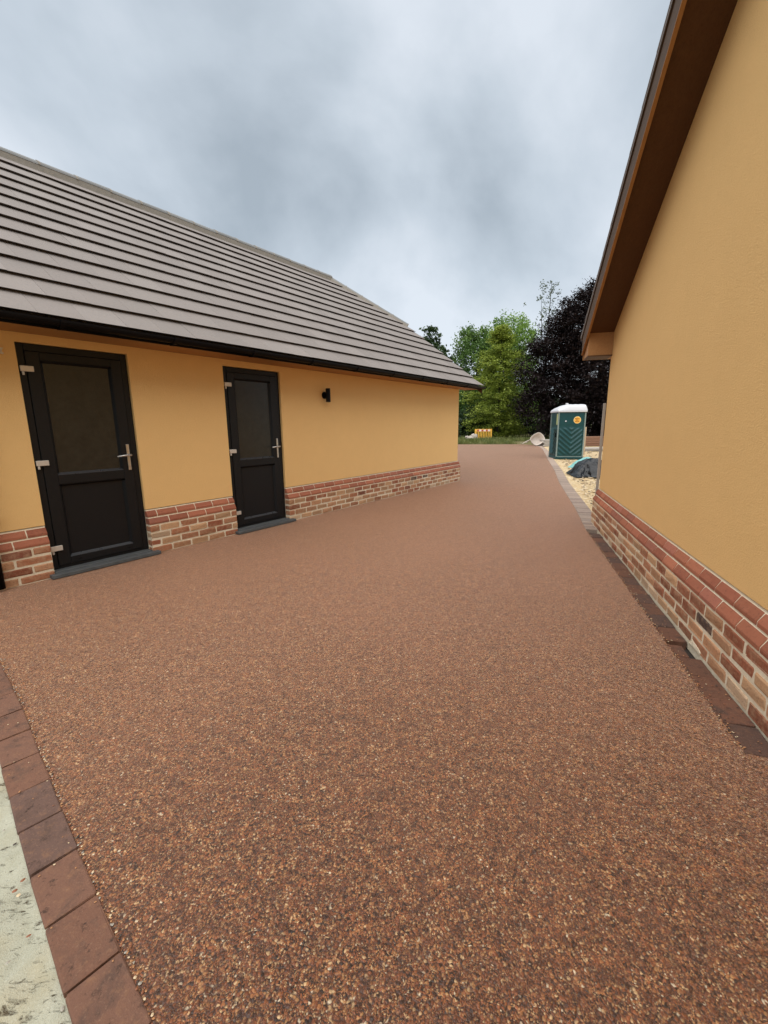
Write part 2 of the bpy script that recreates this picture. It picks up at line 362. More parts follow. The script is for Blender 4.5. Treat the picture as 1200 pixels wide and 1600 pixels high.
def link(name, me, parent=None, loc=(0, 0, 0), rot=(0, 0, 0), scale=(1, 1, 1)):
    o = bpy.data.objects.new(name, me); C.objects.link(o); o.parent = parent
    o.location = loc; o.rotation_euler = rot; o.scale = scale
    return o
def tag(o, label=None, cat=None, group=None, kind=None):
    for k, v in (('label', label), ('category', cat), ('group', group), ('kind', kind)):
        if v: o[k] = v
    return o
def thing(name, label, cat, loc=(0, 0, 0), rotz=0.0, group=None):
    o = bpy.data.objects.new(name, None); C.objects.link(o); o.location = loc; o.rotation_euler = (0, 0, rotz)
    return tag(o, label, cat, group)
def grid_mesh(name, fn, nu, nv, mat, parent=None, smooth=True):
    vs = [fn(i / nu, j / nv) for j in range(nv + 1) for i in range(nu + 1)]
    fs = [(j * (nu + 1) + i, j * (nu + 1) + i + 1, (j + 1) * (nu + 1) + i + 1, (j + 1) * (nu + 1) + i) for j in range(nv) for i in range(nu)]
    b = MB(); b.add(vs, fs); return b.build(name, mat, parent, smooth=smooth)

from mathutils import noise as mn
def fbm(x, y, z=0.0, o=4): return mn.fractal(Vector((x, y, z)), 1.0, 2.0, o)

# ------------------------------------------------------------------ ground
def sheet(name, pts, z, mat, label=None):
    b = MB(); b.add([(x, y, z) for x, y in pts], [tuple(range(len(pts)))]); o = b.build(name, mat); tag(o, kind='structure'); return o
sheet('ground', [(-400, -400), (400, -400), (400, 900), (-400, 900)], -0.10, M['soil'])
# resin bound driveway
strip_o = 0.195
D2 = Vector((0.2777, 0.96067)); N2 = Vector((-0.96067, 0.2777)); d2 = 1.20232
D1 = Vector((0.5904, 0.80711)); N1 = Vector((0.80711, -0.5904)); d1 = 4.79419
def RW(s, o): return D2 * s - N2 * (d2 - o)
def LW(s, o): return D1 * s - N1 * (d1 - o)
def offs(pts, w):
    out = []
    for i, p in enumerate(pts):
        a = Vector(pts[max(i - 1, 0)]); b = Vector(pts[min(i + 1, len(pts) - 1)]); d = (b - a).normalized()
        out.append(Vector(p) + Vector((d.y, -d.x)) * w)
    return out
edge_in = [(1.0, -0.644), (0.35, -0.06), (-0.549, 0.753), (-0.823, 0.999), (-1.14, 1.291), (-1.452, 1.584), (-1.778, 1.890), (-2.297, 2.352), (-3.32, 3.27)]
far_edge = [(2.72, 5.72), (3.11, 6.88), (4.12, 10.07), (5.1, 12.9), (6.32, 16.67), (7.4, 19.9), (8.55, 23.4), (9.3, 26.0), (9.75, 28.0)]
poly = [tuple(RW(-0.28, 0.03)), tuple(RW(1.93, 0.03)), tuple(RW(1.93, strip_o)), tuple(RW(5.95, strip_o))] + far_edge[1:] + [(9.2, 29.6), (7.6, 30.1), (5.2, 30.4), (2.0, 30.8), (-4, 31), (-9, 28)]
poly += [tuple(LW(13, -6)), tuple(LW(9.7, 0.03)), tuple(LW(-0.2, 0.03))] + [tuple(p_) for p_ in offs(edge_in, -0.03)][::-1]
# outline slightly ragged where loose stones lap over the blocks
drive = None
def ragged(pts, step, amp, sc=30.0):
    out = []
    for a, b in zip(pts, pts[1:] + pts[:1]):
        a, b = Vector(a), Vector(b); n = 1 if min(a.y, b.y) > 8 or max(a.x, b.x) < -5 else max(1, int((b - a).length / step))
        for i in range(n):
            p = a.lerp(b, i / n)
            k_ = 0.0 if i == 0 else amp * (mn.noise(Vector((p.x * sc, p.y * sc, 0))) + 0.6 * mn.noise(Vector((p.x * 90, p.y * 90, 3))))
            d_ = (b - a).normalized(); out.append((p.x - d_.y * k_, p.y + d_.x * k_))
    return out
drive = sheet('driveway', ragged(poly, 0.012, 0.009), 0.0, M['drive'])

def along(pts, step, start=0.0):
    pts = [Vector(p) for p in pts]; out = []; acc = 0.0; nxt = start
    for a, b in zip(pts[:-1], pts[1:]):
        l = (b - a).length
        while nxt <= acc + l:
            out.append((a + (b - a) * ((nxt - acc) / l), (b - a).normalized())); nxt += step
        acc += l
    return out

def paver_mesh(i, lx, ly, bev=0.006, mat='paver'):
    r = random.Random(100 + i); b = MB(); b.box(-lx / 2, lx / 2, -ly / 2, ly / 2, -0.06, 0.0)
    return b.mesh('paving_block', M[mat], bevel=bev, seg=2, jitter=0.0011, r=r, smooth=False)
# --- left edging (blocks laid end to end)
ed = tag(MB().build('block_edging', M['mortar']), kind='structure')
w_l = 0.126; blk = 0.212
pm = [paver_mesh(i, blk - 0.005, w_l) for i in range(4)]
b = MB()
outl = [p for p in offs(edge_in, -w_l)]
for i in range(len(edge_in) - 1):
    a0, a1, c0, c1 = Vector(edge_in[i]), Vector(edge_in[i + 1]), outl[i], outl[i + 1]
    b.add([(*a0, -0.012), (*a1, -0.012), (*c1, -0.012), (*c0, -0.012)], [(0, 1, 2, 3)])
old = ed.data; ed.data = b.mesh('block_edging', simple('joint_sand', (0.10, 0.065, 0.045), 0.95, 0, 0.3, 60)); bpy.data.meshes.remove(old)
k = 0
for p, d in along(edge_in, blk, 0.075):
    q = p + Vector((-d.y, d.x)) * (-w_l / 2 + 0.0) * -1
    # block centre sits on the far side of the drive
    q = p + Vector((d.y, -d.x)) * (-w_l / 2)
    ang = math.atan2(d.y, d.x) + rnd.uniform(-0.012, 0.012)
    link('paving_block', pm[k % 4], ed, (q.x, q.y, 0.007 + rnd.uniform(-0.002, 0.002)), (rnd.uniform(-0.008, 0.008), rnd.uniform(-0.008, 0.008), ang + (math.pi if k % 3 == 0 else 0)))
    k += 1
# --- pale haunching concrete beside it
def haunch(u, v):
    base = Vector((1.0, -0.644)).lerp(Vector((-3.32, 3.27)), u)
    dd = (Vector((-3.32, 3.27)) - Vector((1.0, -0.644))).normalized(); nn = Vector((-dd.y, dd.x))
    # follow the outer side of the blocks
    e0 = None
    best = None
    for i in range(len(outl) - 1):
        a, c = outl[i], outl[i + 1]; t = max(0, min(1, (base - a).dot(c - a) / (c - a).length_squared)); pt = a + (c - a) * t
        dl = (pt - base).length
        if best is None or dl < best[0]: best = (dl, pt)
    w = v ** 1.4 * 1.5
    p = best[1] + nn * (w - 0.012)
    z = -0.004 - 0.05 * min(1, w / 0.35) + 0.018 * fbm(p.x * 7, p.y * 7) + 0.004 * fbm(p.x * 19, p.y * 19, 3)
    if v == 0: z = -0.02
    return (p.x, p.y, min(z, 0.0))
tag(grid_mesh('concrete_haunching', haunch, 260, 60, M['haunch']), kind='structure')

# --- right block strip along the brick plinth, and the far kerb run
st = MB()
a, b_, c, d = RW(1.93, strip_o), RW(6.0, strip_o), RW(6.0, 0.02), RW(1.93, 0.02)
st.add([(*a, -0.058), (*b_, -0.058), (*c, -0.058), (*d, -0.058)], [(0, 1, 2, 3)])
strip = tag(st.build('plinth_block_strip', simple('joint_sand_shaded', (0.035, 0.026, 0.02), 0.95, 0, 0.3, 60)), kind='structure')  # bed colour darkened to paint the shade inside the open gap
pr = [paver_mesh(10 + i, 0.199, 0.132, 0.006, 'paver_dark') for i in range(4)]
s = 1.935; k = 0
angR = math.atan2(D2.y, D2.x)
while s < 5.9:
    L_ = 0.204; cs = s + L_ / 2
    if not (2.78 < cs < 2.93) or True:
        miss = 2.74 < cs < 2.95
        oo = strip_o - 0.068 + (0.027 if miss else 0)
        sc = (0.72, 0.6, 1) if miss else (1, 1, 1)
        p = RW(cs - (0.03 if miss else 0), oo)
        if abs(cs - 5.9) > 0.05:
            link('paving_block', pr[k % 4], strip, (p.x, p.y, -0.004 + rnd.uniform(-0.003, 0.003)), (rnd.uniform(-0.015, 0.015), rnd.uniform(-0.01, 0.01), angR + rnd.uniform(-0.03, 0.03) + (math.pi if k % 2 else 0)), sc)
    s += L_; k += 1
# far run: small grey blocks laid across, flush with the drive
M['paver_grey'] = mk_brick('grey_paver', [(0.0, (0.29, 0.22, 0.175)), (0.3, (0.25, 0.19, 0.155)), (0.6, (0.32, 0.24, 0.19)), (0.8, (0.23, 0.17, 0.14))], (0.34, 0.27, 0.21), 0.4)
rb = random.Random(5); bb = MB(); bb.box(-0.049, 0.049, -0.11, 0.11, -0.06, 0)
pg = bb.mesh('paving_block', M['paver_grey'], bevel=0.005, jitter=0.001, r=rb)
fe = [tuple(RW(6.02, strip_o))] + far_edge[1:]
far = MB(); fo = offs(fe, 0.22)
for i in range(len(fe) - 1):
    far.add([(*Vector(fe[i]), -0.014), (*Vector(fe[i + 1]), -0.014), (*fo[i + 1], -0.014), (*fo[i], -0.014)], [(0, 3, 2, 1)])
kerb = tag(far.build('driveway_edge_course', M['mortar']), kind='structure')
rest = MB()
for i, (p, d) in enumerate(along(fe, 0.103, 0.05)):
    q = p + Vector((d.y, -d.x)) * 0.11; ang = math.atan2(d.y, d.x)
    if i < 90:
        link('paving_block', pg, kerb, (q.x, q.y, 0.002 + rnd.uniform(-0.002, 0.002)), (0, 0, ang + rnd.uniform(-0.03, 0.03)))
    else:
        n_ = Vector((d.y, -d.x)); h = [q + d * sx * 0.049 + n_ * sy * 0.11 for sx, sy in ((-1, -1), (1, -1), (1, 1), (-1, 1))]
        z_ = 0.002 + rnd.uniform(-0.002, 0.002)
        rest.add([(*v, z_) for v in h] + [(*v, -0.05) for v in h], [(0, 1, 2, 3), (0, 4, 5, 1), (1, 5, 6, 2), (2, 6, 7, 3), (3, 7, 4, 0)])
ro = rest.build('paving_blocks', M['paver_grey'], kerb); ro['kind'] = 'stuff'

r = random.Random(77); lg = MB()
def pebble(x, y, z, q, k_):
    a = r.uniform(0, 6.28); w_ = q * r.uniform(0.6, 0.95); h = q * r.uniform(0.5, 0.8); ca, sa = math.cos(a), math.sin(a)
    ring = [(q * math.cos(t) * r.uniform(.85, 1.1), w_ * math.sin(t) * r.uniform(.85, 1.1)) for t in (0, 1.05, 2.1, 3.14, 4.19, 5.24)]
    vs = [(x, y, z + h)] + [(x + ca * px - sa * py, y + sa * px + ca * py, z + h * 0.35) for px, py in ring] + [(x, y, z - h * 0.4)]
    lg.add(vs, [(0, 1 + i, 1 + (i + 1) % 6) for i in range(6)] + [(7, 1 + (i + 1) % 6, 1 + i) for i in range(6)], k_)
for p, d in along(edge_in[2:], 0.0045, 0.0):
    n_ = Vector((d.y, -d.x))
    if r.random() < 0.75:
        q = p + n_ * (r.gauss(0.006, 0.006)); pebble(q.x, q.y, 0.002, r.uniform(0.0025, 0.0052), r.choice((0, 1, 1, 2, 2, 3, 4)))
    if r.random() < 0.05:
        q = p - n_ * r.uniform(0.0, 0.12); pebble(q.x, q.y, 0.008, r.uniform(0.002, 0.0045), r.choice((1, 2, 3)))
    if r.random() < 0.22:
        q = p - n_ * (0.13 + abs(r.gauss(0, 0.22))); pebble(q.x, q.y, -0.006, r.uniform(0.003, 0.009), r.choice((0, 3, 4, 4, 1)))
for k_ in range(900):
    sx = r.uniform(1.95, 5.9); q = RW(sx, strip_o + r.gauss(-0.004, 0.008)) if r.random() < 0.85 else RW(sx, r.uniform(0.07, 0.19))
    pebble(q.x, q.y, 0.001, r.uniform(0.0025, 0.0055), r.choice((0, 1, 1, 2, 2, 3)))
peb = [simple('stone_' + n_, c_, 0.5, 0, 0.25, 90) for n_, c_ in (('dark', (0.04, 0.024, 0.016)), ('red', (0.25, 0.09, 0.038)), ('amber', (0.42, 0.2, 0.08)), ('cream', (0.62, 0.48, 0.30)), ('grey', (0.36, 0.33, 0.27)))]
tag(lg.build('loose_gravel', peb), 'loose stones along the edges of the driveway', 'gravel', kind='stuff')
# --- sandy yard on the right, past the gable
def yard(u, v):
    y = 4.6 + 27.5 * v ** 1.3
    # left boundary follows the drive edge
    xs = [Vector(p) for p in [tuple(RW(4.9, strip_o))] + far_edge[1:] + [(9.6, 29.6), (9.4, 33.0)]]
    xl = xs[-1].x
    for a, b in zip(xs[:-1], xs[1:]):
        if a.y <= y <= b.y: xl = a.x + (b.x - a.x) * (y - a.y) / (b.y - a.y); break
    x = xl + 0.12 + 24 * u ** 1.6
    z = -0.035 + 0.03 * fbm(x * 0.9, y * 0.9) + 0.012 * fbm(x * 6, y * 6)
    z = min(z, 0.03) if u > 0.02 else -0.03
    return (x, y, z)
tag(grid_mesh('sandy_yard', yard, 90, 150, M['yard']), kind='structure')
# loose chips and stones on it
r = random.Random(11); ch = MB()
for i in range(4200):
    t = r.random() ** 1.8; y = 5.2 + 20 * t
    xl = 2.55 + (y - 5.2) * 0.345
    x = xl + 0.3 + abs(r.gauss(0, 1.8)) * (0.6 + t)
    s_ = r.uniform(0.008, 0.028) * (1 + t)
    a = r.uniform(0, 6.28); w_ = s_ * r.uniform(0.25, 0.8); h = s_ * r.uniform(0.15, 0.5)
    ca, sa = math.cos(a), math.sin(a); z = -0.03 + 0.02 * r.random()
    vs = [(x + ca * px - sa * py, y + sa * px + ca * py, z + pz) for px, py, pz in ((-s_, -w_, 0), (s_, -w_, 0), (s_ * .8, w_, 0), (-s_, w_ * .8, 0), (-s_ * .6, -w_ * .5, h), (s_ * .7, -w_ * .4, h), (s_ * .5, w_ * .5, h * .8), (-s_ * .6, w_ * .4, h))]
    ch.add(vs, [(4, 5, 6, 7), (0, 1, 5, 4), (1, 2, 6, 5), (2, 3, 7, 6), (3, 0, 4, 7)], r.choice((0, 0, 1, 2, 3)))
o = ch.build('wood_chippings', [M['yard'], simple('chip_brown', (0.16, 0.095, 0.055), 0.9), simple('chip_pale', (0.58, 0.48, 0.34), 0.9), simple('chip_dark', (0.06, 0.045, 0.035), 0.9)])
tag(o, 'scattered wood chips and small stones over the sandy yard', 'chippings', kind='stuff')
# grass verge sheet and blades
def verge(u, v):
    x = -14 + 44 * u; y0 = 30.9 if x < 2 else (30.9 - (x - 2) * 0.18 if x < 9.4 else 29.4)
    y = y0 - 0.5 + 22 * v ** 1.5
    z = -0.03 + 0.16 * min(1, v * 4) + 0.07 * fbm(x * 0.7, y * 0.7)
    if v == 0: z = -0.05
    return (x, y, z)
tag(grid_mesh('verge', verge, 110, 50, M['verge']), kind='structure')

def tint_quads(name, P, U, V, tint, mat, parent=None):
    """diamond shaped leaves: centre P, half axes U (long) and V (wide)"""
    n = len(P); vs = np.empty((n, 4, 3), np.float32)
    vs[:, 0] = P - U; vs[:, 1] = P + V; vs[:, 2] = P + U; vs[:, 3] = P - V
    me = bpy.data.meshes.new(name); me.vertices.add(4 * n); me.vertices.foreach_set('co', vs.ravel())
    me.loops.add(4 * n); me.loops.foreach_set('vertex_index', np.arange(4 * n, dtype=np.int32))
    me.polygons.add(n); me.polygons.foreach_set('loop_start', np.arange(0, 4 * n, 4, dtype=np.int32))
    try: me.polygons.foreach_set('loop_total', np.full(n, 4, np.int32))
    except Exception: pass
    at = me.attributes.new('tint', 'FLOAT', 'FACE'); at.data.foreach_set('value', np.clip(tint, 0, 1).astype(np.float32))
    me.materials.append(mat); me.update(calc_edges=True)
    return link(name, me, parent)
g = np.random.default_rng(3)
n = 26000
gx = g.uniform(-2, 14, n); gy = 30.6 - np.clip(gx - 2, 0, 7.4) * 0.18 + np.abs(g.normal(0, 3.0, n)) + 0.05
keep = (gx < 9.0) | (gy > 31.5)
gx, gy = gx[keep], gy[keep]; n = len(gx)
hh = g.uniform(0.04, 0.16, n) * (1 + 0.6 * np.sin(gx * 1.7) * np.sin(gy * 2.1))
P = np.stack([gx, gy, 0.02 + np.clip((gy - 30.6) * 0.04, 0, 0.14) + hh * 0.6], 1)
lean = g.normal(0, 0.35, (n, 2)); U = np.stack([lean[:, 0] * hh, lean[:, 1] * hh, hh], 1)
an = g.uniform(0, 6.28, n); V = np.stack([np.cos(an), np.sin(an), 0 * an], 1) * g.uniform(0.01, 0.025, n)[:, None]
o = tint_quads('grass', P, U, V, g.random(n) * 0.75 + 0.25 * np.sin(gx * 3) ** 2, M['grass'])
tag(o, 'rough grass along the far end of the driveway', 'grass', kind='stuff')

# ------------------------------------------------------------------ brick and plinth helpers
PB = 0.058; ROW = 0.08
def brick_meshes(mat, n, L_=0.218, seed=1):
    out = []
    for i in range(n):
        r = random.Random(seed + i); b = MB(); b.box(0, L_, 0, 0.09, 0, 0.0655)
        out.append(b.mesh('brick', mat, bevel=0.012, seg=2, jitter=0.0032, r=r))
    return out
def plinth_mesh(lo, hi, seed, L_=0.218):
    """chamfered plinth brick: nose at lo (front), top edge set back by lo-hi"""
    r = random.Random(seed); b = MB()
    b.prism([(-lo, 0.0), (-lo, 0.022), (-hi - 0.002, 0.066), (0.03, 0.066), (0.03, 0.0)], 0, L_, 'x')
    return b.mesh('brick', M['plinth_brick'], bevel=0.004, seg=2, jitter=0.0006, r=r)
BR = brick_meshes(M['brick'], 6)
PL0 = [plinth_mesh(PB * 0.5, 0.0, 40 + i) for i in range(2)]
PL1 = [plinth_mesh(PB, PB * 0.5, 50 + i) for i in range(2)]
def core_profile(inset=0.005):
    i = inset
    return [(-PB + i, 0.0), (-PB + i, 0.345), (-PB * 0.5 + i, 0.397), (-PB * 0.5 + i, 0.425), (i, 0.477), (i, 0.4855), (0.26, 0.4855), (0.26, -0.05), (-PB + i, -0.05)]
def lay(parent, s0, s1, sgn, seed, s_from=-99, s_to=99):
    """six courses from s0 to s1; sgn=-1 when local x runs against s"""
    r = random.Random(seed)
    for row in range(6):
        z = row * ROW + 0.006
        off = 0.0 if row % 2 == 0 else 0.112
        s = s0
        first = True
        while s < s1 - 0.02:
            L_ = 0.112 if (first and off) else 0.2255 + (r.uniform(-0.006, 0.006) if row < 4 else 0)
            first = False
            e_ = min(s + L_, s1)
            if s1 - e_ < 0.045: e_ = s1
            l = e_ - s - (0.0145 if row < 4 else 0.010)
            if e_ == s1: l = e_ - s
            if e_ > s_from and s < s_to:
                me = r.choice(BR) if row < 4 else r.choice(PL1 if row == 4 else PL0)
                x = s if sgn > 0 else -(s + l)
                yy = (-PB + r.uniform(-0.003, 0.003)) if row < 4 else 0.0
                link('brick', me, parent, (x, yy, z + (r.uniform(-0.002, 0.002) if row < 4 else 0)), (0, r.uniform(-0.008, 0.008) if row < 4 else 0, 0), (l / 0.218, 1, 1))
            s = e_

# ------------------------------------------------------------------ left bungalow
ly = thing('bungalow', 'long ochre rendered bungalow with grey tiled half-hipped roof and two black doors', 'house',
           (-N1.x * d1, -N1.y * d1, 0), math.atan2(D1.y, D1.x))
D_1 = (1.2845, 2.1845); D_2 = (3.2732, 4.1575); SE = 9.61; ZD = 2.0894; ZS = 2.165
wb = MB()
for a, b in ((-2.4, D_1[0]), (D_1[1], D_2[0]), (D_2[1], SE)): wb.box(a, b, 0, 0.28, 0.492, ZS)
for a, b in (D_1, D_2): wb.box(a, b, 0, 0.28, ZD, ZS)
wb.box(SE - 0.28, SE, 0.28, 7.3, 0.0, ZS)
# end gable and back wall
wb.prism([(0.28, ZS), (7.3, ZS), (5.6, 3.55), (2.0, 3.55)], SE - 0.28, SE, 'x')
wb.box(-2.4, SE - 0.28, 7.0, 7.3, 0.0, ZS)
wb.box(-2.4, -2.1, 0.28, 7.0, 0.0, ZS)
wb.build('wall', M['render'], ly, bevel=0.0)
pc = MB()
for a, b in ((-2.4, D_1[0] - 0.002), (D_1[1] + 0.002, D_2[0] - 0.002), (D_2[1] + 0.002, SE + PB - 0.01)):
    pc.prism(core_profile(), a, b, 'x')
pl = pc.build('plinth', M['mortar'], ly)
lay(pl, -0.55, D_1[0], 1, 21); lay(pl, D_1[1], D_2[0], 1, 22); lay(pl, D_2[1], SE + PB, 1, 23)
# dark floor inside doors so the openings close
def door(s0, s1, parent):
    w = s1 - s0; y = 0.028
    fr = MB(); fz = 0.05
    fr.box(s0 + 0.003, s0 + 0.062, y, y + 0.07, fz, ZD - 0.003); fr.box(s1 - 0.062, s1 - 0.003, y, y + 0.07, fz, ZD - 0.003)
    fr.box(s0 + 0.062, s1 - 0.062, y, y + 0.07, ZD - 0.065, ZD - 0.003); fr.box(s0 + 0.062, s1 - 0.062, y, y + 0.07, fz, fz + 0.03)
    dr = fr.build('door', M['black_upvc'], parent, bevel=0.004)
    a, b = s0 + 0.064, s1 - 0.064; z0, z1 = fz + 0.032, ZD - 0.067; yl = y - 0.010
    g0, g1 = s0 + 0.165, s1 - 0.158
    lf = MB()
    lf.box(a, g0, yl, yl + 0.06, z0, z1); lf.box(g1, b, yl, yl + 0.06, z0, z1)
    lf.box(g0, g1, yl, yl + 0.06, z0, 0.148); lf.box(g0, g1, yl, yl + 0.06, 0.850, 0.935); lf.box(g0, g1, yl, yl + 0.06, 1.955, z1)
    lf.build('door_leaf', M['black_upvc'], dr, bevel=0.003)
    MB().box(g0, g1, yl + 0.03, yl + 0.045, 0.148, 0.850).build('lower_panel', M['black_upvc'], dr)
    pn = MB(); pn.box(g0, g1, yl + 0.028, yl + 0.040, 0.935, 1.955)
    pn.build('glass_pane', M['pane'], dr)
    # sloping beads round the two openings
    for za, zb in ((0.148, 0.850), (0.935, 1.955)):
        bd = MB()
        bd.prism([(yl + 0.028, za + 0.022), (yl + 0.001, za + 0.003), (yl + 0.001, za + 0.0005), (yl + 0.028, za + 0.0005)], g0 + 0.001, g1 - 0.001, 'x')
        bd.build('glazing_bead', M['bead_skylit'], dr); bd = MB()
        bd.prism([(yl + 0.028, zb - 0.022), (yl + 0.028, zb - 0.0005), (yl + 0.001, zb - 0.0005), (yl + 0.001, zb - 0.003)], g0 + 0.001, g1 - 0.001, 'x')
        for xa, sg in ((g0 + 0.0005, 1), (g1 - 0.0005, -1)):
            bd.prism([(xa, yl + 0.001), (xa + sg * 0.003, yl + 0.001), (xa + sg * 0.022, yl + 0.028), (xa, yl + 0.028)], za + 0.022, zb - 0.022, 'z')
        bd.build('glazing_bead', M['black_upvc'], dr)
    for zh in (0.255, 1.055, 1.873):
        h = MB(); h.box(s0 + 0.012, s0 + 0.108, y - 0.032, y - 0.0105, zh - 0.024, zh + 0.024)
        h.tube([(s0 + 0.03, y - 0.02, zh - 0.055), (s0 + 0.03, y - 0.02, zh - 0.024)], 0.010, 8)
        h.build('hinge', M['hinge'], dr, bevel=0.005, seg=2)
    hp = MB(); hx = s1 - 0.100
    hp.box(hx - 0.014, hx + 0.014, yl - 0.010, yl - 0.0005, 0.93, 1.195)
    pt = hp.build('handle_plate', M['steel'], dr, bevel=0.004, seg=2)
    lv = MB(); lv.tube([(hx, yl - 0.010, 1.085), (hx, yl - 0.055, 1.085)], 0.011, 10)
    lv.tube([(hx + 0.012, yl - 0.052, 1.085), (hx - 0.03, yl - 0.056, 1.085), (hx - 0.125, yl - 0.050, 1.077)], [0.011, 0.011, 0.0085], 10)
    lv.build('handle', M['steel'], dr, smooth=True)
    ky = MB(); ky.tube([(hx, yl - 0.018, 0.975), (hx, yl - 0.010, 0.975)], 0.0085, 10); ky.build('lock_cylinder', M['steel'], dr)
    for xx in (g0 + 0.06, g1 - 0.06):
        MB().box(xx, xx + 0.03, yl - 0.004, yl - 0.0005, 0.112, 0.119).build('drain_cap', M['black_plastic'], dr)
    sl = MB(); sl.box(s0 - 0.045, s1 + 0.05, -0.135, -0.061, 0.006, 0.040); sl.box(s0 + 0.004, s1 - 0.004, -0.061, 0.25, 0.006, 0.049)
    sl.build('door_sill', M['slate'], parent, bevel=0.003)
door(*D_1, ly); door(*D_2, ly)
# soffit, fascia
OF = 0.40
sf = MB(); sf.box(-2.6, SE + 0.28, -OF, -0.0005, ZS + 0.001, ZS + 0.012); sf.build('soffit', M['oak'], ly)
fa = MB(); fa.box(-2.6, SE + 0.30, -OF - 0.02, -OF - 0.0005, ZS - 0.006, ZS + 0.080); fa.build('fascia', M['black_plastic'], ly)
# gutter: half round trough
gt = MB(); gy0, gz0, gr = -OF - 0.075, ZS + 0.056, 0.050
prof = [(gy0 + gr * math.cos(a), gz0 + gr * math.sin(a)) for a in np.linspace(math.pi, 2 * math.pi, 11)]
prof += [(gy0 + (gr - 0.005) * math.cos(a), gz0 + (gr - 0.005) * math.sin(a)) for a in np.linspace(2 * math.pi, math.pi, 11)]
gt.prism(prof, -2.6, SE + 0.33, 'x')
gt.prism([(gy0 + gr * math.cos(a), gz0 + gr * math.sin(a)) for a in np.linspace(math.pi, 2 * math.pi, 11)], SE + 0.3305, SE + 0.336, 'x')
gu = gt.build('gutter', M['black_plastic'], ly)
prof = [(gy0 + (gr + 0.010) * math.cos(a), gz0 + (gr + 0.010) * math.sin(a)) for a in np.linspace(math.pi, 2 * math.pi, 9)]
prof += [(gy0 + (gr + 0.001) * math.cos(a), gz0 + (gr + 0.001) * math.sin(a)) for a in np.linspace(2 * math.pi, math.pi, 9)]
gb = MB(); gb.prism(prof, -0.02, 0.02, 'x'); gb.box(-0.02, 0.02, gy0 + 0.02, -OF - 0.021, gz0 - gr - 0.018, gz0 - gr + 0.012)
gbm = gb.mesh('gutter_bracket', M['black_plastic'])
for s in np.arange(0.55, 9.9, 0.94): link('gutter_bracket', gbm, gu, (s, 0, 0))
# downpipe at the frame's left edge
dp = MB(); px_ = 0.880
dp.tube([(px_, gy0, gz0 - gr), (px_, gy0, gz0 - gr - 0.06), (px_, -0.105, ZS - 0.22), (px_, -0.105, 0.03)], 0.034, 12)
dpo = dp.build('downpipe', M['black_plastic'], ly, smooth=True)
for zz in (0.62, 1.6):
    MB().box(px_ - 0.05, px_ + 0.05, -0.115, -0.001, zz, zz + 0.03).build('pipe_clip', M['black_plastic'], dpo)
MB().box(1.176, 1.196, -0.022, -0.0005, 1.975, 1.987).box(1.176, 1.196, -0.022, -0.0005, 2.012, 2.024).box(1.181, 1.191, -0.015, -0.0005, 1.987, 2.012).build('wall_clip', M['hinge'], ly)

# roof
TH = R(37.0); SL = math.tan(TH); EO, EZ = 0.455, 2.195
def rp(s, t, h=0.0):
    """point on the front slope: t metres up from the eave, h above the plane (local coords)"""
    return Vector((s, -EO + t * math.cos(TH) - h * math.sin(TH), EZ + t * math.sin(TH) + h * math.cos(TH)))
RZ = 4.85; T_R = (RZ - EZ) / math.sin(TH); RY = rp(0, T_R).y
SV = 9.92; S_H = 8.55; Z_H = 3.80; T_H = (Z_H - EZ) / math.sin(TH)
rf = MB()
A = [rp(-2.6, 0, -0.004), rp(SV - 0.015, 0, -0.004), rp(SV - 0.015, T_H, -0.004), rp(S_H, T_R, -0.004), rp(-2.6, T_R, -0.004)]
mir = lambda v: Vector((v.x, 2 * RY - v.y, v.z))
B = [mir(v) for v in A]
low = [v - Vector((0, 0, 0.10)) for v in (A[0], A[1])]
rf.add(A, [(0, 1, 2, 3, 4)]); rf.add(B, [(4, 3, 2, 1, 0)]); rf.add([A[2], B[2], A[3]], [(0, 1, 2)])
roof = rf.build('roof', M['tile'], ly)
# verge board under the far verge
vb = MB()
for F in (A, B):
    vb.add([F[1] + Vector((0, 0, -0.002)), F[2] + Vector((0, 0, -0.002)), F[2] + Vector((0, 0, -0.2)), F[1] + Vector((0, 0, -0.13))], [(0, 1, 2, 3)])
vb.build('verge_board', M['oak_dark'], ly)
NC = 13; GA = T_R / (NC + 0.02); TW = 0.332
def tile_mesh(w, wl=None, length=0.42):
    b = MB(); x1a = w; x1b = w if wl is None else wl
    lo, hi = 0.040, 0.003; tk = 0.030
    b.add([(0.0008, 0.05, lo), (x1a - 0.0008, 0.05, lo), (x1b - 0.0008, length, hi), (0.0008, length, hi), (0.0008, 0, lo + tk), (x1a - 0.0008, 0, lo + tk), (x1b - 0.0008, length, hi + tk), (0.0008, length, hi + tk)],
          [(0, 3, 2, 1), (4, 5, 6, 7), (0, 1, 5, 4), (1, 2, 6, 5), (2, 3, 7, 6), (3, 0, 4, 7)])
    return b.mesh('roof_tile', M['tile'], bevel=0.001)
TM = tile_mesh(TW); tiles = []
def hip_s(t): return SV if t <= T_H else SV + (S_H - SV) * (t - T_H) / (T_R - T_H)
for c_ in range(NC):
    t0 = c_ * GA; off = 0.0 if c_ % 2 == 0 else -TW / 2
    ln = min(0.42, T_R - t0 + 0.0)
    i = 0
    while True:
        s = -2.6 + off + i * TW - 0.05; i += 1
        if s > SV: break
        ea, eb = min(s + TW, hip_s(t0)), min(s + TW, hip_s(t0 + ln))
        if ea - s < 0.02: break
        eb = max(eb, s + 0.01)
        full = ea == s + TW and eb == s + TW and ln == 0.42
        tiles.append((s, t0, full, ea - s, eb - s, ln))
cam_l = ly.matrix_world if False else Matrix.Translation(ly.location) @ Matrix.Rotation(ly.rotation_euler.z, 4, 'Z')
cl = cam_l.inverted() @ Vector((0, 0, CAM_H))
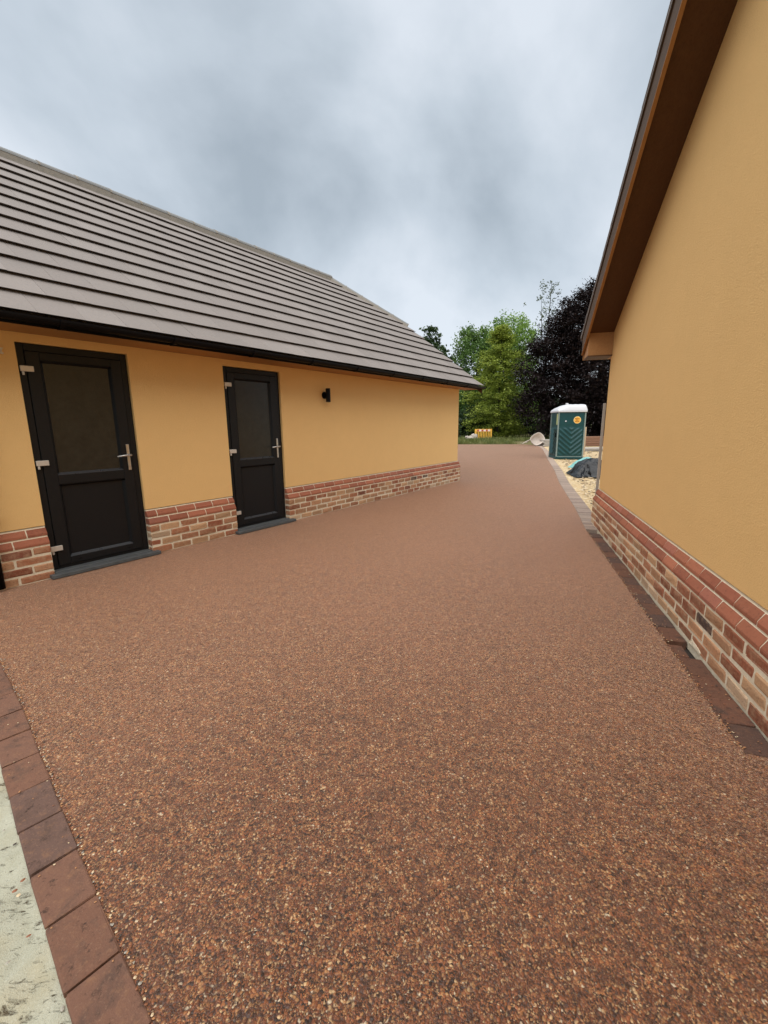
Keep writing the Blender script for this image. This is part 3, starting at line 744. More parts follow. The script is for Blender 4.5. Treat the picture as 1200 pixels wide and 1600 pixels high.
def size_key(tl):
    p = rp(tl[0] + TW / 2, tl[1] + 0.17); vis = tl[0] > 0.7
    return (not vis, (p - cl).length)
tiles.sort(key=size_key)
rest = MB()
for n_, (s, t0, full, wa, wb_, ln) in enumerate(tiles):
    p = rp(s, t0)
    if n_ < 296:
        me = TM if full else tile_mesh(wa, wb_, ln)
        link('roof_tile', me, roof, p + Vector((0, 0, rnd.uniform(-0.0012, 0.0012))), (TH + rnd.uniform(-0.002, 0.002), rnd.uniform(-0.003, 0.003), 0))
    else:
        lo, hi, tk = 0.040, 0.003, 0.030
        q = [rp(s + 0.0008, t0 + 0.05, lo), rp(s + wa - 0.0008, t0 + 0.05, lo), rp(s + wb_ - 0.0008, t0 + ln, hi), rp(s + 0.0008, t0 + ln, hi),
             rp(s + 0.0008, t0, lo + tk), rp(s + wa - 0.0008, t0, lo + tk), rp(s + wb_ - 0.0008, t0 + ln, hi + tk), rp(s + 0.0008, t0 + ln, hi + tk)]
        rest.add(q, [(0, 3, 2, 1), (4, 5, 6, 7), (0, 1, 5, 4), (1, 2, 6, 5), (2, 3, 7, 6), (3, 0, 4, 7)])
o = rest.build('roof_tiles', M['tile'], roof); o['kind'] = 'stuff'
# ridge and hip caps
def cap_mesh(Ln, r_=0.118, h_=0.085):
    b = MB(); an = np.linspace(math.pi * 0.98, math.pi * 0.02, 10)
    pr_ = [(r_ * math.cos(a), h_ * math.sin(a)) for a in an] + [((r_ - 0.018) * math.cos(a), (h_ - 0.018) * math.sin(a)) for a in an[::-1]]
    b.prism(pr_, 0.0, Ln, 'x'); return b.mesh('ridge_tile', M['ridge'], bevel=0.003)
CL = 0.452; CM = cap_mesh(CL - 0.012)
mo = MB()
def collar(p0, d, r_=0.123, h_=0.090, w=0.012):
    d = d.normalized(); side = Vector((0, 0, 1)).cross(d).normalized(); up = d.cross(side)
    an = np.linspace(math.pi * 0.98, math.pi * 0.02, 9); vs = []
    for dx in (-w / 2, w / 2):
        for a in an: vs.append(p0 + d * dx + side * (r_ * math.cos(a)) + up * (h_ * math.sin(a)))
    n_ = len(an); fs = [(i, i + 1, n_ + i + 1, n_ + i) for i in range(n_ - 1)] + [tuple(range(n_)), tuple(range(n_, 2 * n_))[::-1]]
    mo.add(vs, fs)
s = S_H - CL + 0.02; base = RZ + 0.045
while s > -2.7:
    link('ridge_tile', CM, roof, (s, RY, base + rnd.uniform(-0.004, 0.004)), (0, rnd.uniform(-0.006, 0.006), 0)); collar(Vector((s - 0.006, RY, base)), Vector((1, 0, 0)), w=0.024 + rnd.uniform(0, 0.016)); s -= CL
mo.box(-2.6, S_H, RY - 0.112, RY + 0.112, RZ - 0.07, RZ + 0.056)
for F, name in ((A, 'f'), (B, 'b')):
    p0, p1 = F[2] + Vector((0, 0, 0.03)), F[3] + Vector((0, 0, 0.03)); d = (p1 - p0); Lh = d.length; d.normalize()
    q = d.to_track_quat('X', 'Z').to_euler()
    nH = 5; LL = Lh / nH
    hm = cap_mesh(LL - 0.010, 0.10, 0.085)
    for i in range(nH):
        link('hip_tile', hm, roof, p0 + d * (LL * i), q); collar(p0 + d * (LL * i - 0.004 + (0.004 if i else 0.0)), d, 0.105, 0.09, 0.016 + rnd.uniform(0, 0.01))
    w_ = Vector((0, 0, 1)).cross(d).normalized() * 0.135
    mo.add([p0 - w_ - Vector((0, 0, .05)), p0 + w_ - Vector((0, 0, .05)), p1 + w_ - Vector((0, 0, .05)), p1 - w_ - Vector((0, 0, .05)), p0 - w_ * .8 + Vector((0, 0, .03)), p0 + w_ * .8 + Vector((0, 0, .03)), p1 + w_ * .8 + Vector((0, 0, .03)), p1 - w_ * .8 + Vector((0, 0, .03))],
           [(0, 1, 5, 4), (1, 2, 6, 5), (2, 3, 7, 6), (3, 0, 4, 7), (4, 5, 6, 7), (0, 3, 2, 1)])
mo.build('ridge_mortar', M['ridge_mortar'], roof)

# wall lamp
LP = Matrix.Translation(ly.location) @ Matrix.Rotation(ly.rotation_euler.z, 4, 'Z')
lp = thing('wall_lamp', 'small black cylinder lamp on the ochre wall beyond the second door', 'wall lamp', LP @ Vector((5.02, 0, 1.82)), ly.rotation_euler.z)
b = MB(); b.tube([(0, -0.0005, 0), (0, -0.022, 0)], 0.052, 18); b.build('mount_plate', M['black_plastic'], lp)
b = MB(); b.box(-0.018, 0.018, -0.05, -0.022, -0.03, 0.03); b.build('arm', M['black_plastic'], lp)
b = MB(); b.tube([(0, -0.085, -0.10), (0, -0.085, 0.10)], 0.036, 18); b.build('lamp_body', M['black_plastic'], lp, bevel=0.003)
b = MB(); b.tube([(0, -0.085, -0.1045), (0, -0.085, -0.1005)], 0.027, 14); b.build('lens', M['pane'], lp)

# ------------------------------------------------------------------ right gable house
rh = thing('gable_house', 'ochre rendered gable end with brown bargeboard and red brick plinth', 'house',
           (-N2.x * d2, -N2.y * d2, 0), math.atan2(-D2.y, -D2.x))
SC = 6.42; SR = 1.0; SB = 2 * SR - SC
zs = lambda s: 2.50 + 0.505 * (6.33 - s)           # soffit line on the wall
WT = zs(SC) - 0.02
b = MB(); b.prism([(-SC, 0.492), (-SB, 0.492), (-SB, zs(SC)), (-SR, zs(SR)), (-SC, zs(SC))], 0.0, 0.28, 'y')
b.box(-SC, -SC + 0.28, 0.2801, 8.0, 0.0, zs(SC) - 0.15); b.box(-SB - 0.28, -SB, 0.2801, 8.0, 0.0, zs(SC) - 0.15); b.box(-SC + 0.28, -SB - 0.28, 7.7, 8.0, 0, zs(SC))
b.build('wall', M['render'], rh)
b = MB(); b.prism(core_profile(), -SC - PB + 0.01, -SB, 'x'); rpl = b.build('plinth', M['mortar'], rh)
lay(rpl, 0.2, SC + PB, -1, 31)
# mortar smear patches on the lowest courses
r = random.Random(4)
for cs, cz, w_, h_ in ((2.86, 0.012, 0.085, 0.035),):
    sm = MB()
    pts = [(-(cs + w_ * (0.4 + 0.75 * r.random()) * math.cos(a)), -PB - 0.0015, max(0.0, cz + h_ * (0.55 + 0.6 * r.random()) * math.sin(a))) for a in np.linspace(0, 6.283, 18)[:-1]]
    ctr = (-cs, -PB - 0.005, cz); sm.add([ctr] + pts + [(x, -PB + 0.01, z) for x, _, z in pts],
        [(0, 1 + i, 1 + (i + 1) % 17) for i in range(17)] + [(1 + i, 18 + i, 18 + (i + 1) % 17, 1 + (i + 1) % 17) for i in range(17)])
    sm.build('mortar_smear', M['mortar'], rpl)
OV = 0.30
zb = lambda s: 2.262 + 0.515 * (6.665 - s)          # lower edge of the bargeboard
zt = lambda s: 2.469 + 0.507 * (6.84 - s)           # top of the tile edge
SEv = 6.665
so_ = MB(); so_.add([(-SC + 0.02, -OV, zs(SC - 0.02)), (-SC + 0.02, -0.0005, zs(SC - 0.02)), (-SR, -0.0005, zs(SR)), (-SR, -OV, zs(SR)),
                     (-SC + 0.02, -OV, zs(SC - 0.02) + 0.012), (-SC + 0.02, -0.0005, zs(SC - 0.02) + 0.012), (-SR, -0.0005, zs(SR) + 0.012), (-SR, -OV, zs(SR) + 0.012)],
                    [(0, 1, 2, 3), (4, 5, 6, 7), (0, 1, 5, 4), (3, 2, 6, 7), (0, 3, 7, 4), (1, 2, 6, 5)])
so_.add([(-SB - 0.02, -OV, zs(SC - 0.02)), (-SB - 0.02, -0.0005, zs(SC - 0.02)), (-SR, -0.0005, zs(SR)), (-SR, -OV, zs(SR))], [(0, 1, 2, 3)])
so_.build('soffit', M['oak_mid'], rh)
def slope_board(sa, sb, z_lo, z_hi, y0, y1, b):
    b.add([(-sa, y0, z_lo(sa)), (-sb, y0, z_lo(sb)), (-sb, y0, z_hi(sb)), (-sa, y0, z_hi(sa)), (-sa, y1, z_lo(sa)), (-sb, y1, z_lo(sb)), (-sb, y1, z_hi(sb)), (-sa, y1, z_hi(sa))],
          [(0, 1, 2, 3), (4, 7, 6, 5), (0, 4, 5, 1), (3, 2, 6, 7), (0, 3, 7, 4), (1, 5, 6, 2)])
bg_ = MB(); slope_board(SEv, SR, lambda s: zb(s) + 0.0075, lambda s: zt(s) - 0.056, -OV - 0.020, -OV - 0.0005, bg_)
barge = bg_.build('bargeboard', M['oak_dark'], rh)
bl = MB(); slope_board(SEv, SR, lambda s: zb(s), lambda s: zb(s) + 0.0070, -OV - 0.022, -OV + 0.006, bl); bl.build('bargeboard_lip', M['oak'], barge)
# undercloak and tile edge
uc = MB(); slope_board(6.72, SR, lambda s: zt(s) - 0.0555, lambda s: zt(s) - 0.050, -OV - 0.030, 8.3, uc); 
uc.build('undercloak', M['oak_dark'], rh)
rr_ = MB(); slope_board(6.75, SR, lambda s: zt(s) - 0.0495, lambda s: zt(s) - 0.022, -OV - 0.034, 8.3, rr_)
rr_.add([(-SR, -OV - 0.034, zt(SR) - 0.03), (-SB + 0.33, -OV - 0.034, zt(6.75) - 0.03), (-SB + 0.33, 8.3, zt(6.75) - 0.03), (-SR, 8.3, zt(SR) - 0.03)], [(0, 1, 2, 3)])
r_roof = rr_.build('roof', M['tile'], rh)
s = 6.75; k = 0
cosr = math.cos(math.atan(0.512)); g_ = 0.344 * cosr
vt = MB(); vt.add([(0, 0, 0.0), (0.34, 0, 0.0), (0.34, 0.42, 0.0), (0, 0.42, 0.0), (0, 0, 0.026), (0.34, 0, 0.026), (0.34, 0.42, 0.012), (0, 0.42, 0.012)], [(0, 3, 2, 1), (4, 5, 6, 7), (0, 1, 5, 4), (1, 2, 6, 5), (2, 3, 7, 6), (3, 0, 4, 7)])
VT = vt.mesh('verge_tile', M['tile'], bevel=0.002)
# verge tiles: x of the mesh runs into the roof, y runs up the slope
while s - g_ > SR:
    m_ = Matrix(((0, cosr, -0.512 * cosr, -s), (1, 0, 0, -OV - 0.037), (0, 0.512 * cosr, cosr, zt(s) - 0.0215), (0, 0, 0, 1)))
    o = link('verge_tile', VT, r_roof); o.matrix_local = m_
    s -= g_; k += 1
# boxed eaves foot
bx = MB(); bx.add([(-6.355, -OV + 0.013, 2.215), (-6.355, -0.0005, 2.215), (-6.355, -0.0005, zs(6.355) - 0.001), (-6.355, -OV + 0.013, zs(6.355) - 0.001),
                   (-6.650, -OV + 0.013, 2.215), (-6.650, -0.0005, 2.215), (-6.650, -0.0005, zs(6.65) - 0.001), (-6.650, -OV + 0.013, zs(6.65) - 0.001)],
                  [(0, 1, 2, 3), (4, 7, 6, 5), (0, 4, 5, 1), (3, 2, 6, 7), (0, 3, 7, 4), (1, 5, 6, 2)])
bx.build('eaves_box', M['oak'], rh)
tr_ = MB(); tr_.box(-6.66, -6.345, -OV + 0.0125, -0.0005, 2.200, 2.2145); tr_.build('eaves_trim', M['oak_mid'], rh)
fs_ = MB(); fs_.box(-6.68, -6.66, -OV, 8.2, 2.20, 2.42); fs_.build('fascia', M['oak'], rh)
fs2 = MB(); fs2.box(-6.66, -SC - 0.0005, 0.0005, 8.2, 2.20, 2.212); fs2.build('eaves_soffit', M['oak'], rh)
gg = MB(); gcx, gcz = -6.745, 2.345
prof = [(gcx + 0.055 * math.cos(a), gcz + 0.055 * math.sin(a)) for a in np.linspace(math.pi, 2 * math.pi, 11)] + [(gcx + 0.05 * math.cos(a), gcz + 0.05 * math.sin(a)) for a in np.linspace(2 * math.pi, math.pi, 11)]
gg.prism(prof, -OV - 0.034, 8.2, 'y'); gg.prism([(gcx + 0.055 * math.cos(a), gcz + 0.055 * math.sin(a)) for a in np.linspace(math.pi, 2 * math.pi, 11)], -OV - 0.040, -OV - 0.0345, 'y')
gg.build('gutter', M['black_plastic'], rh)
# upright batten stood at the far corner of the gable
RP = Matrix.Translation(rh.location) @ Matrix.Rotation(rh.rotation_euler.z, 4, 'Z')
pb = thing('timber_batten', 'thin sawn timber batten standing against the far corner of the gable wall', 'timber', RP @ Vector((-6.50, -0.012, 0)), rh.rotation_euler.z)
b = MB(); b.box(-0.016, 0.016, -0.016, 0.016, -0.02, 1.62); bo = b.build('batten', M['board_pale'], pb, bevel=0.003); bo.rotation_euler = (0.0, R(0.3), 0)

# ------------------------------------------------------------------ portable toilet
pt_ = thing('portable_toilet', 'green portable toilet with white roof and round orange sticker on the sandy yard', 'portable toilet', (6.72, 16.94, -0.02), R(-6))
Wd, Dp, Ht = 1.02, 1.05, 1.80
b = MB(); b.box(0, Wd, 0, Dp, 0, 0.10); b.box(0.04, Wd - 0.04, -0.03, 0.0, 0.02, 0.09); b.build('base', M['loo_green'], pt_, bevel=0.012)
b = MB(); b.box(0.03, Wd - 0.03, 0.03, Dp - 0.03, 0.10, Ht); b.build('cabin', M['loo_green'], pt_, bevel=0.01)
def panel(u0, u1, v0, v1, name, fnpt, parent, nu=44, nv=70):
    """moulded panel with chevron ribs; fnpt(u, z, h) gives the point"""
    um = (u0 + u1) / 2
    def f(u, v):
        x = u0 + (u1 - u0) * u; z = v0 + (v1 - v0) * v
        h = 0.0
        if z < 1.22:
            q = (z - 0.85 * abs(x - um)) / 0.185 if z > 0.2 else 0
            wob = 0.5 + 0.5 * math.sin(q * 2 * math.pi + (0.9 if x > um else 0))
            edge = min(1, min(x - u0, u1 - x) / 0.06, (1.22 - z) / 0.07, (z - v0) / 0.1)
            h = 0.034 * max(0, edge) * wob ** 1.5
        elif z > 1.3:
            edge = min(1, min(x - u0, u1 - x) / 0.04, (z - 1.3) / 0.04, (v1 - z) / 0.04); h = 0.006 * max(0, edge)
        return fnpt(x, z, h)
    o = grid_mesh(name, f, nu, nv, M['loo_green'], parent); return o
panel(0.06, Wd - 0.06, 0.12, Ht - 0.03, 'side_panel', lambda x, z, h: (x, 0.026 - h, z), pt_)
panel(0.06, Dp - 0.06, 0.12, Ht - 0.03, 'door', lambda y, z, h: (0.026 - h, y, z), pt_)
for x, y in ((0.022, 0.022), (Wd - 0.022, 0.022), (0.022, Dp - 0.022), (Wd - 0.022, Dp - 0.022)):
    b = MB(); b.box(x - 0.024, x + 0.024, y - 0.024, y + 0.024, 0.10, Ht); b.build('corner_post', M['loo_trim'], pt_, bevel=0.008)
b = MB(); b.box(0.05, Wd - 0.05, -0.004, 0.028, 0.10, 0.125); b.build('bottom_rail', M['loo_trim'], pt_)
# domed roof: low at the door side, rising to the back
def dome(u, v):
    x = -0.03 + (Wd + 0.06) * u; y = -0.03 + (Dp + 0.06) * v
    eu = 1 - abs(2 * v - 1) ** 6
    prof_ = min(1.0, (u / 0.38)) ** 0.55 if u < 0.38 else 1.0
    if u > 0.93: prof_ *= max(0.0, 1 - ((u - 0.93) / 0.07) ** 3 * 0.75)
    rib = 0.010 * (0.5 + 0.5 * math.cos(u * 34)) * (1 if 0.1 < v < 0.9 else 0)
    return (x, y, Ht + 0.055 + (0.30 * prof_ - rib) * max(0.0, eu) ** 0.45 * 0.80)
ro_ = grid_mesh('roof', dome, 44, 36, M['loo_white'], pt_)
b = MB(); b.box(-0.03, Wd + 0.03, -0.03, Dp + 0.03, Ht - 0.005, Ht + 0.056); b.build('roof_rim', M['loo_white'], pt_, bevel=0.012, seg=2)
b = MB(); b.tube([(0.36, 0.25, Ht + 0.24), (0.36, 0.25, Ht + 0.335)], 0.055, 12); b.build('vent_stub', M['loo_white'], pt_, bevel=0.01)
b = MB(); b.tube([(0.71, 0.018, 1.50), (0.71, 0.010, 1.50)], 0.135, 28, 1); b.tube([(0.71, 0.0099, 1.50), (0.71, 0.006, 1.50)], 0.118, 28, 0)
stk = b.build('round_sticker', [M['sticker'], M['sticker_rim']], pt_)
b = MB(); r = random.Random(2)
for zz, x0, x1 in ((1.548, 0.622, 0.800), (1.498, 0.660, 0.765), (1.448, 0.632, 0.790)):
    x = x0
    while x < x1 - 0.012:
        w_ = r.uniform(0.012, 0.022); b.box(x, x + w_, 0.003, 0.0059, zz - 0.015, zz + r.uniform(0.006, 0.016)); x += w_ + 0.006
b.build('sticker_print', M['print'], stk)
b = MB(); b.tube([(0.29, 0.02, 1.46), (0.29, 0.0, 1.46)], 0.028, 14); b.build('vent_cap', M['loo_white'], pt_)
b = MB(); b.box(0.004, 0.016, 0.10, 0.22, 1.33, 1.74); b.build('notice', M['notice'], pt_)
b = MB(); b.box(-0.03, 0.012, 0.16, 0.20, 0.86, 1.02); b.build('door_handle', M['black_plastic'], pt_, bevel=0.005)

# post beside toilet
p = thing('timber_post', 'thin weathered timber post standing just behind the toilet', 'post', (8.82, 19.2, -0.03), 0.2)
b = MB(); b.box(-0.05, 0.05, -0.04, 0.04, -0.3, 1.22); b.build('post', M['timber'], p, bevel=0.006)

# ------------------------------------------------------------------ tarp heap
def tarp(u, v):
    x = -0.38 + 1.7 * u; y = -0.5 + 1.15 * v
    e_ = min(u, 1 - u, v, 1 - v)
    hump = math.exp(-((x - 0.12) / 0.36) ** 2) * 0.27 + math.exp(-((x - 0.9) / 0.5) ** 2) * 0.17 + 0.09
    hump *= math.exp(-((y - 0.1) / 0.48) ** 4)
    fold = 0.05 * abs(math.sin(5 * x + 6 * y + 2.5 * fbm(x * 2, y * 2))) ** 0.6 + 0.05 * fbm(x * 3.2, y * 3.2, 5) + 0.045 * abs(fbm(x * 6 + y * 4, y * 5, 2))
    z = max(0.0, min(1, e_ * 9)) * max(0.012, hump + fold * (0.35 + hump * 2.0))
    ox, oy = 0.07 * fbm(u * 3, v * 9, 8), 0.10 * fbm(u * 7, v * 3, 9)
    return (x + ox, y + oy, z + 0.004)
t_ = grid_mesh('tarpaulin', tarp, 90, 60, M['tarp']); t_.location = (5.42, 11.55, -0.01); t_.rotation_euler = (0, 0, R(-12))
tag(t_, 'crumpled heap of black plastic sheeting beside the gable corner', 'tarpaulin')
def sheet2(u, v):
    x = 1.2 * u; y = 0.9 * v
    z = 0.30 * math.exp(-((x - 0.6) / 0.5) ** 2) * (0.3 + 0.7 * v) + 0.05 * fbm(x * 4, y * 4) + 0.04
    return (x, y, max(0.0, z) * min(1, 8 * min(u, 1 - u, v, 1 - v)))
t_ = grid_mesh('plastic_sheet', sheet2, 40, 30, M['turquoise']); t_.location = (6.1, 12.9, -0.01); t_.rotation_euler = (0, 0, 0.3)
tag(t_, 'pale turquoise plastic sheet lying behind the black tarpaulin', 'plastic sheet')

# ------------------------------------------------------------------ stacked boards in the yard
def boards(name, label, cat, loc, rotz, nx, nz, L_, w, h, mat, seed, group=None):
    r = random.Random(seed); t = thing(name, label, cat, loc, rotz)
    b = MB(); b.box(-L_ / 2, L_ / 2, -w * 0.46, w * 0.46, 0, h * 0.92); me = b.mesh('board', mat, bevel=0.004)
    for k in range(nz):
        for i in range(nx):
            link('board', me, t, (r.uniform(-0.06, 0.06), (i - (nx - 1) / 2) * w + r.uniform(-.01, .01), k * h), (0, 0, r.uniform(-0.015, 0.015)))
boards('board_stack', 'low stack of pale weathered boards lying beside the wheelbarrow', 'boards', (10.75, 27.3, -0.02), R(8), 4, 4, 2.0, 0.24, 0.10, M['board_pale'], 1)
boards('timber_stack', 'stack of reddish brown timber behind the portable toilet', 'timber', (13.2, 26.8, 0.0), R(5), 4, 4, 3.6, 0.22, 0.14, M['timber_long'], 2)
boards('plank_pile', 'flat pile of white boards in front of the reddish timber stack', 'boards', (11.6, 22.4, 0.0), R(5), 4, 2, 3.2, 0.24, 0.06, M['board_pale'], 3)

# ------------------------------------------------------------------ wheelbarrow tipped on its nose
wbw = thing('wheelbarrow', 'cement-crusted wheelbarrow tipped on its side at the end of the driveway', 'wheelbarrow', (9.45, 27.0, 0.0), R(10))
tilt = bpy.data.objects.new('tray', None)
def tray(u, v):
    a = 2 * math.pi * u; q = v
    x = (0.34 + 0.10 * math.cos(a)) * 0 + math.cos(a) * (0.28 + 0.16 * q) * 1.18
    y = math.sin(a) * (0.20 + 0.14 * q)
    sq = 1.0 / max(abs(math.cos(a)), abs(math.sin(a))) ** 0.45
    return Vector((x * sq * 0.92, y * sq * 1.02, 0.30 * q))
RT = Matrix.Translation((0, 0, 0.36)) @ Matrix.Rotation(R(62), 4, 'X') @ Matrix.Rotation(R(30), 4, 'Z') @ Matrix.Translation((0, 0, -0.15))
def tr2(u, v): return tuple(RT @ tray(u, v))
b = MB(); nu, nv = 28, 6
vs = [tr2(i / nu, j / nv) for j in range(nv + 1) for i in range(nu)] + [tuple(RT @ (tray(i / nu, j / nv) * 1.0 + Vector((0, 0, 0.012)) - Vector((0, 0, 0)) + Vector((-0.014 * math.cos(2 * math.pi * i / nu), -0.014 * math.sin(2 * math.pi * i / nu), 0)))) for j in range(nv + 1) for i in range(nu)]
off = nu * (nv + 1); fs = []
for j in range(nv):
    for i in range(nu):
        a, c = j * nu + i, j * nu + (i + 1) % nu; fs.append((a, c, c + nu, a + nu)); fs.append((off + a, off + a + nu, off + c + nu, off + c))
for i in range(nu):
    a, c = nv * nu + i, nv * nu + (i + 1) % nu; fs.append((a, c, off + c, off + a))
fs.append(tuple(range(nu))[::-1]); fs.append(tuple(range(off, off + nu)))
b.add(vs, fs); b.build('tray', M['barrow'], wbw, smooth=True)
rim = MB(); rim.tube([tr2(i / nu, 1.0) for i in range(nu + 1)], 0.016, 6, cap=False); rim.build('rim', M['barrow'], wbw)
for sy in (-1, 1):
    b = MB(); b.tube([RT @ Vector((0.62, sy * 0.10, -0.06)), RT @ Vector((0.1, sy * 0.20, -0.03)), RT @ Vector((-0.45, sy * 0.27, 0.02)), RT @ Vector((-0.95, sy * 0.29, 0.14))], 0.028, 7); hd = b.build('handle', M['barrow'], wbw, smooth=True)
    b = MB(); b.tube([RT @ Vector((-0.30, sy * 0.26, 0.0)), RT @ Vector((-0.36, sy * 0.24, -0.26))], 0.015, 6); b.build('leg', M['barrow_frame'], wbw)
b = MB(); tw = [RT @ Vector((0.66 + 0.17 * math.cos(a), 0, -0.10 + 0.17 * math.sin(a))) for a in np.linspace(0, 2 * math.pi, 19)]; b.tube(tw, 0.038, 8, cap=False); wh = b.build('wheel', M['barrier_foot'], wbw, smooth=True)
b = MB(); b.tube([RT @ Vector((0.66, -0.05, -0.10)), RT @ Vector((0.66, 0.05, -0.10))], 0.13, 14); b.build('rim', M['barrow_frame'], wh)

# ------------------------------------------------------------------ plastic barrier leaning in the grass
br = thing('plastic_barrier', 'orange plastic barrier with red and white band in the grass under the trees', 'barrier', (7.42, 35.6, 0.10), R(4))
BW, BH = 1.42, 0.88; lean_ = R(14)
def bbox(b, x0, x1, z0, z1, y0=-0.022, y1=0.022, mi=0):
    ca, sa = math.cos(lean_), math.sin(lean_); n0 = len(b.v)
    b.box(x0, x1, y0, y1, z0, z1, mi)
    for i in range(n0, len(b.v)):
        x, y, z = b.v[i]; x += 0.07 * (z / BH); b.v[i] = (x, y * ca + z * sa, -y * sa + z * ca)
b = MB(); bbox(b, 0, BW, 0.04, 0.17); bbox(b, 0, BW, 0.66, BH); bbox(b, 0, 0.10, 0.17, 0.66); bbox(b, BW - 0.10, BW, 0.17, 0.66)
b.build('frame', M['barrier'], br, bevel=0.008)
nb_ = 9
for i in range(nb_):
    x = 0.10 + (BW - 0.20) * (i + 0.5) / nb_
    b = MB(); bbox(b, x - 0.030, x + 0.030, 0.17, 0.66, -0.014, 0.014); b.build('bar', M['barrier'], br)
b = MB()
for i in range(6):
    x0 = 0.17 + i * 0.18; bbox(b, x0, x0 + 0.18, 0.69, 0.83, -0.026, -0.0225, i % 2)
b.build('reflective_band', [M['band_red'], M['band_white']], br)
for x in (0.12, BW - 0.22):
    b = MB(); b.box(x, x + 0.10, -0.26, 0.26, 0.0, 0.055); b.build('foot', M['barrier_foot'], br, bevel=0.008)
# rubble beside it
r = random.Random(8); t = thing('rubble_heap', 'small heap of broken concrete and stones beside the orange barrier', 'rubble', (6.95, 34.6, 0.08), 0)
for i in range(16):
    b = MB(); b.box(-1, 1, -1, 1, -1, 1); me = b.mesh('stone', M['rubble'], bevel=0.35, jitter=0.22, r=r)
    s_ = r.uniform(0.09, 0.2); link('stone', me, t, (r.gauss(0, 0.24), r.gauss(0, 0.2), r.uniform(0.05, 0.38)), (r.uniform(0, 3), r.uniform(0, 3), r.uniform(0, 3)), (s_ * 1.3, s_, s_ * 0.75))
for i, (x, y, s_) in enumerate(((8.35, 31.2, 0.07), (8.9, 30.6, 0.05), (9.9, 30.4, 0.06), (7.6, 31.4, 0.05), (9.45, 30.0, 0.04))):
    b = MB(); b.box(-1, 1, -1, 1, -1, 1); me = b.mesh('stone', M['rubble'], bevel=0.35, jitter=0.2, r=r)
    o = link('stone', me, None, (x, y, 0.03), (r.uniform(0, 3), r.uniform(0, 3), 0), (s_ * 1.6, s_, s_ * 0.8)); tag(o, ('small pale stone in the grass right of the orange barrier', 'pale stone between barrier and wheelbarrow on the driveway lip', 'pale stone nearest the wheelbarrow handles', 'small pale stone just in front of the orange barrier', 'smallest pale stone beside the tipped wheelbarrow')[i], 'stone', 'stones at the driveway end')

# ------------------------------------------------------------------ trees
def limbs(b, base, top, r0, n, spread, seed, lo=0.3):
    r = random.Random(seed); base = Vector(base); top = Vector(top)
    pts = [base.lerp(top, t) + Vector((r.uniform(-1, 1), r.uniform(-1, 1), 0)) * 0.10 * t * (1 - t) * 4 for t in np.linspace(0, 1, 8)]
    b.tube(pts, [r0 * (1 - 0.92 * t) + 0.01 for t in np.linspace(0, 1, 8)], 8)
    for i in range(n):
        t = lo + (0.95 - lo) * i / n; p = base.lerp(top, t); a = r.uniform(0, 6.28); l = spread * (1.1 - t) * r.uniform(0.7, 1.2)
        e_ = p + Vector((math.cos(a) * l, math.sin(a) * l, l * r.uniform(0.2, 0.9))); mid = p.lerp(e_, 0.5) + Vector((0, 0, -0.08 * l))
        rr = r0 * (1 - 0.9 * t) * 0.45 + 0.008
        b.tube([p, mid, e_], [rr, rr * 0.6, 0.006], 5)
def leaf_cloud(name, cent, rad, per, size, mat, parent, seed, flat=0.0, bias=0.0, zt0=0.0, zt1=0.0, aspect=0.55):
    """clusters of leaf-sized faces; cent (n,3), rad (n,) cluster radius"""
    g = np.random.default_rng(seed); n = len(cent)
    idx = np.repeat(np.arange(n), per)
    d = g.normal(0, 0.5, (len(idx), 3)); d[:, 2] *= (1 - 0.72 * flat)
    P = cent[idx] + d * rad[idx][:, None]
    ct = g.normal(0, 0.22, n)
    m = len(P)
    u = g.normal(0, 1, (m, 3)); u[:, 2] *= (1 - 0.75 * flat); u[:, 2] -= 0.25; u /= np.linalg.norm(u, axis=1)[:, None] + 1e-9
    w = g.normal(0, 1, (m, 3)); w[:, 2] *= (1 - 0.8 * flat); v = np.cross(u, w); v /= np.linalg.norm(v, axis=1)[:, None] + 1e-9
    if flat > 0.5:
        h = np.cross(np.array([0, 0, 1.0]), u); h /= np.linalg.norm(h, axis=1)[:, None] + 1e-9; v = h * 0.85 + v * 0.35
    sz = size * g.uniform(0.6, 1.35, m)
    t = 0.5 + bias + ct[idx] + g.normal(0, 0.16, m)
    return tint_quads(name, P.astype(np.float32), (u * sz[:, None]).astype(np.float32), (v * (sz * aspect)[:, None]).astype(np.float32), t, mat, parent)
def blob_centres(g, lobes, n, shell=0.55):
    """cluster centres spread through a set of ellipsoid lobes (x, y, z, rx, ry, rz)"""
    vol = np.array([l[3] * l[4] * l[5] for l in lobes]) ** 0.75; pick = g.choice(len(lobes), n, p=vol / vol.sum())
    L_ = np.array(lobes)[pick]; d = g.normal(0, 1, (n, 3)); d /= np.linalg.norm(d, axis=1)[:, None]
    rr = np.where(g.random(n) < shell, g.uniform(0.82, 1.05, n), g.random(n) ** 0.4)
    return L_[:, :3] + d * L_[:, 3:] * rr[:, None]

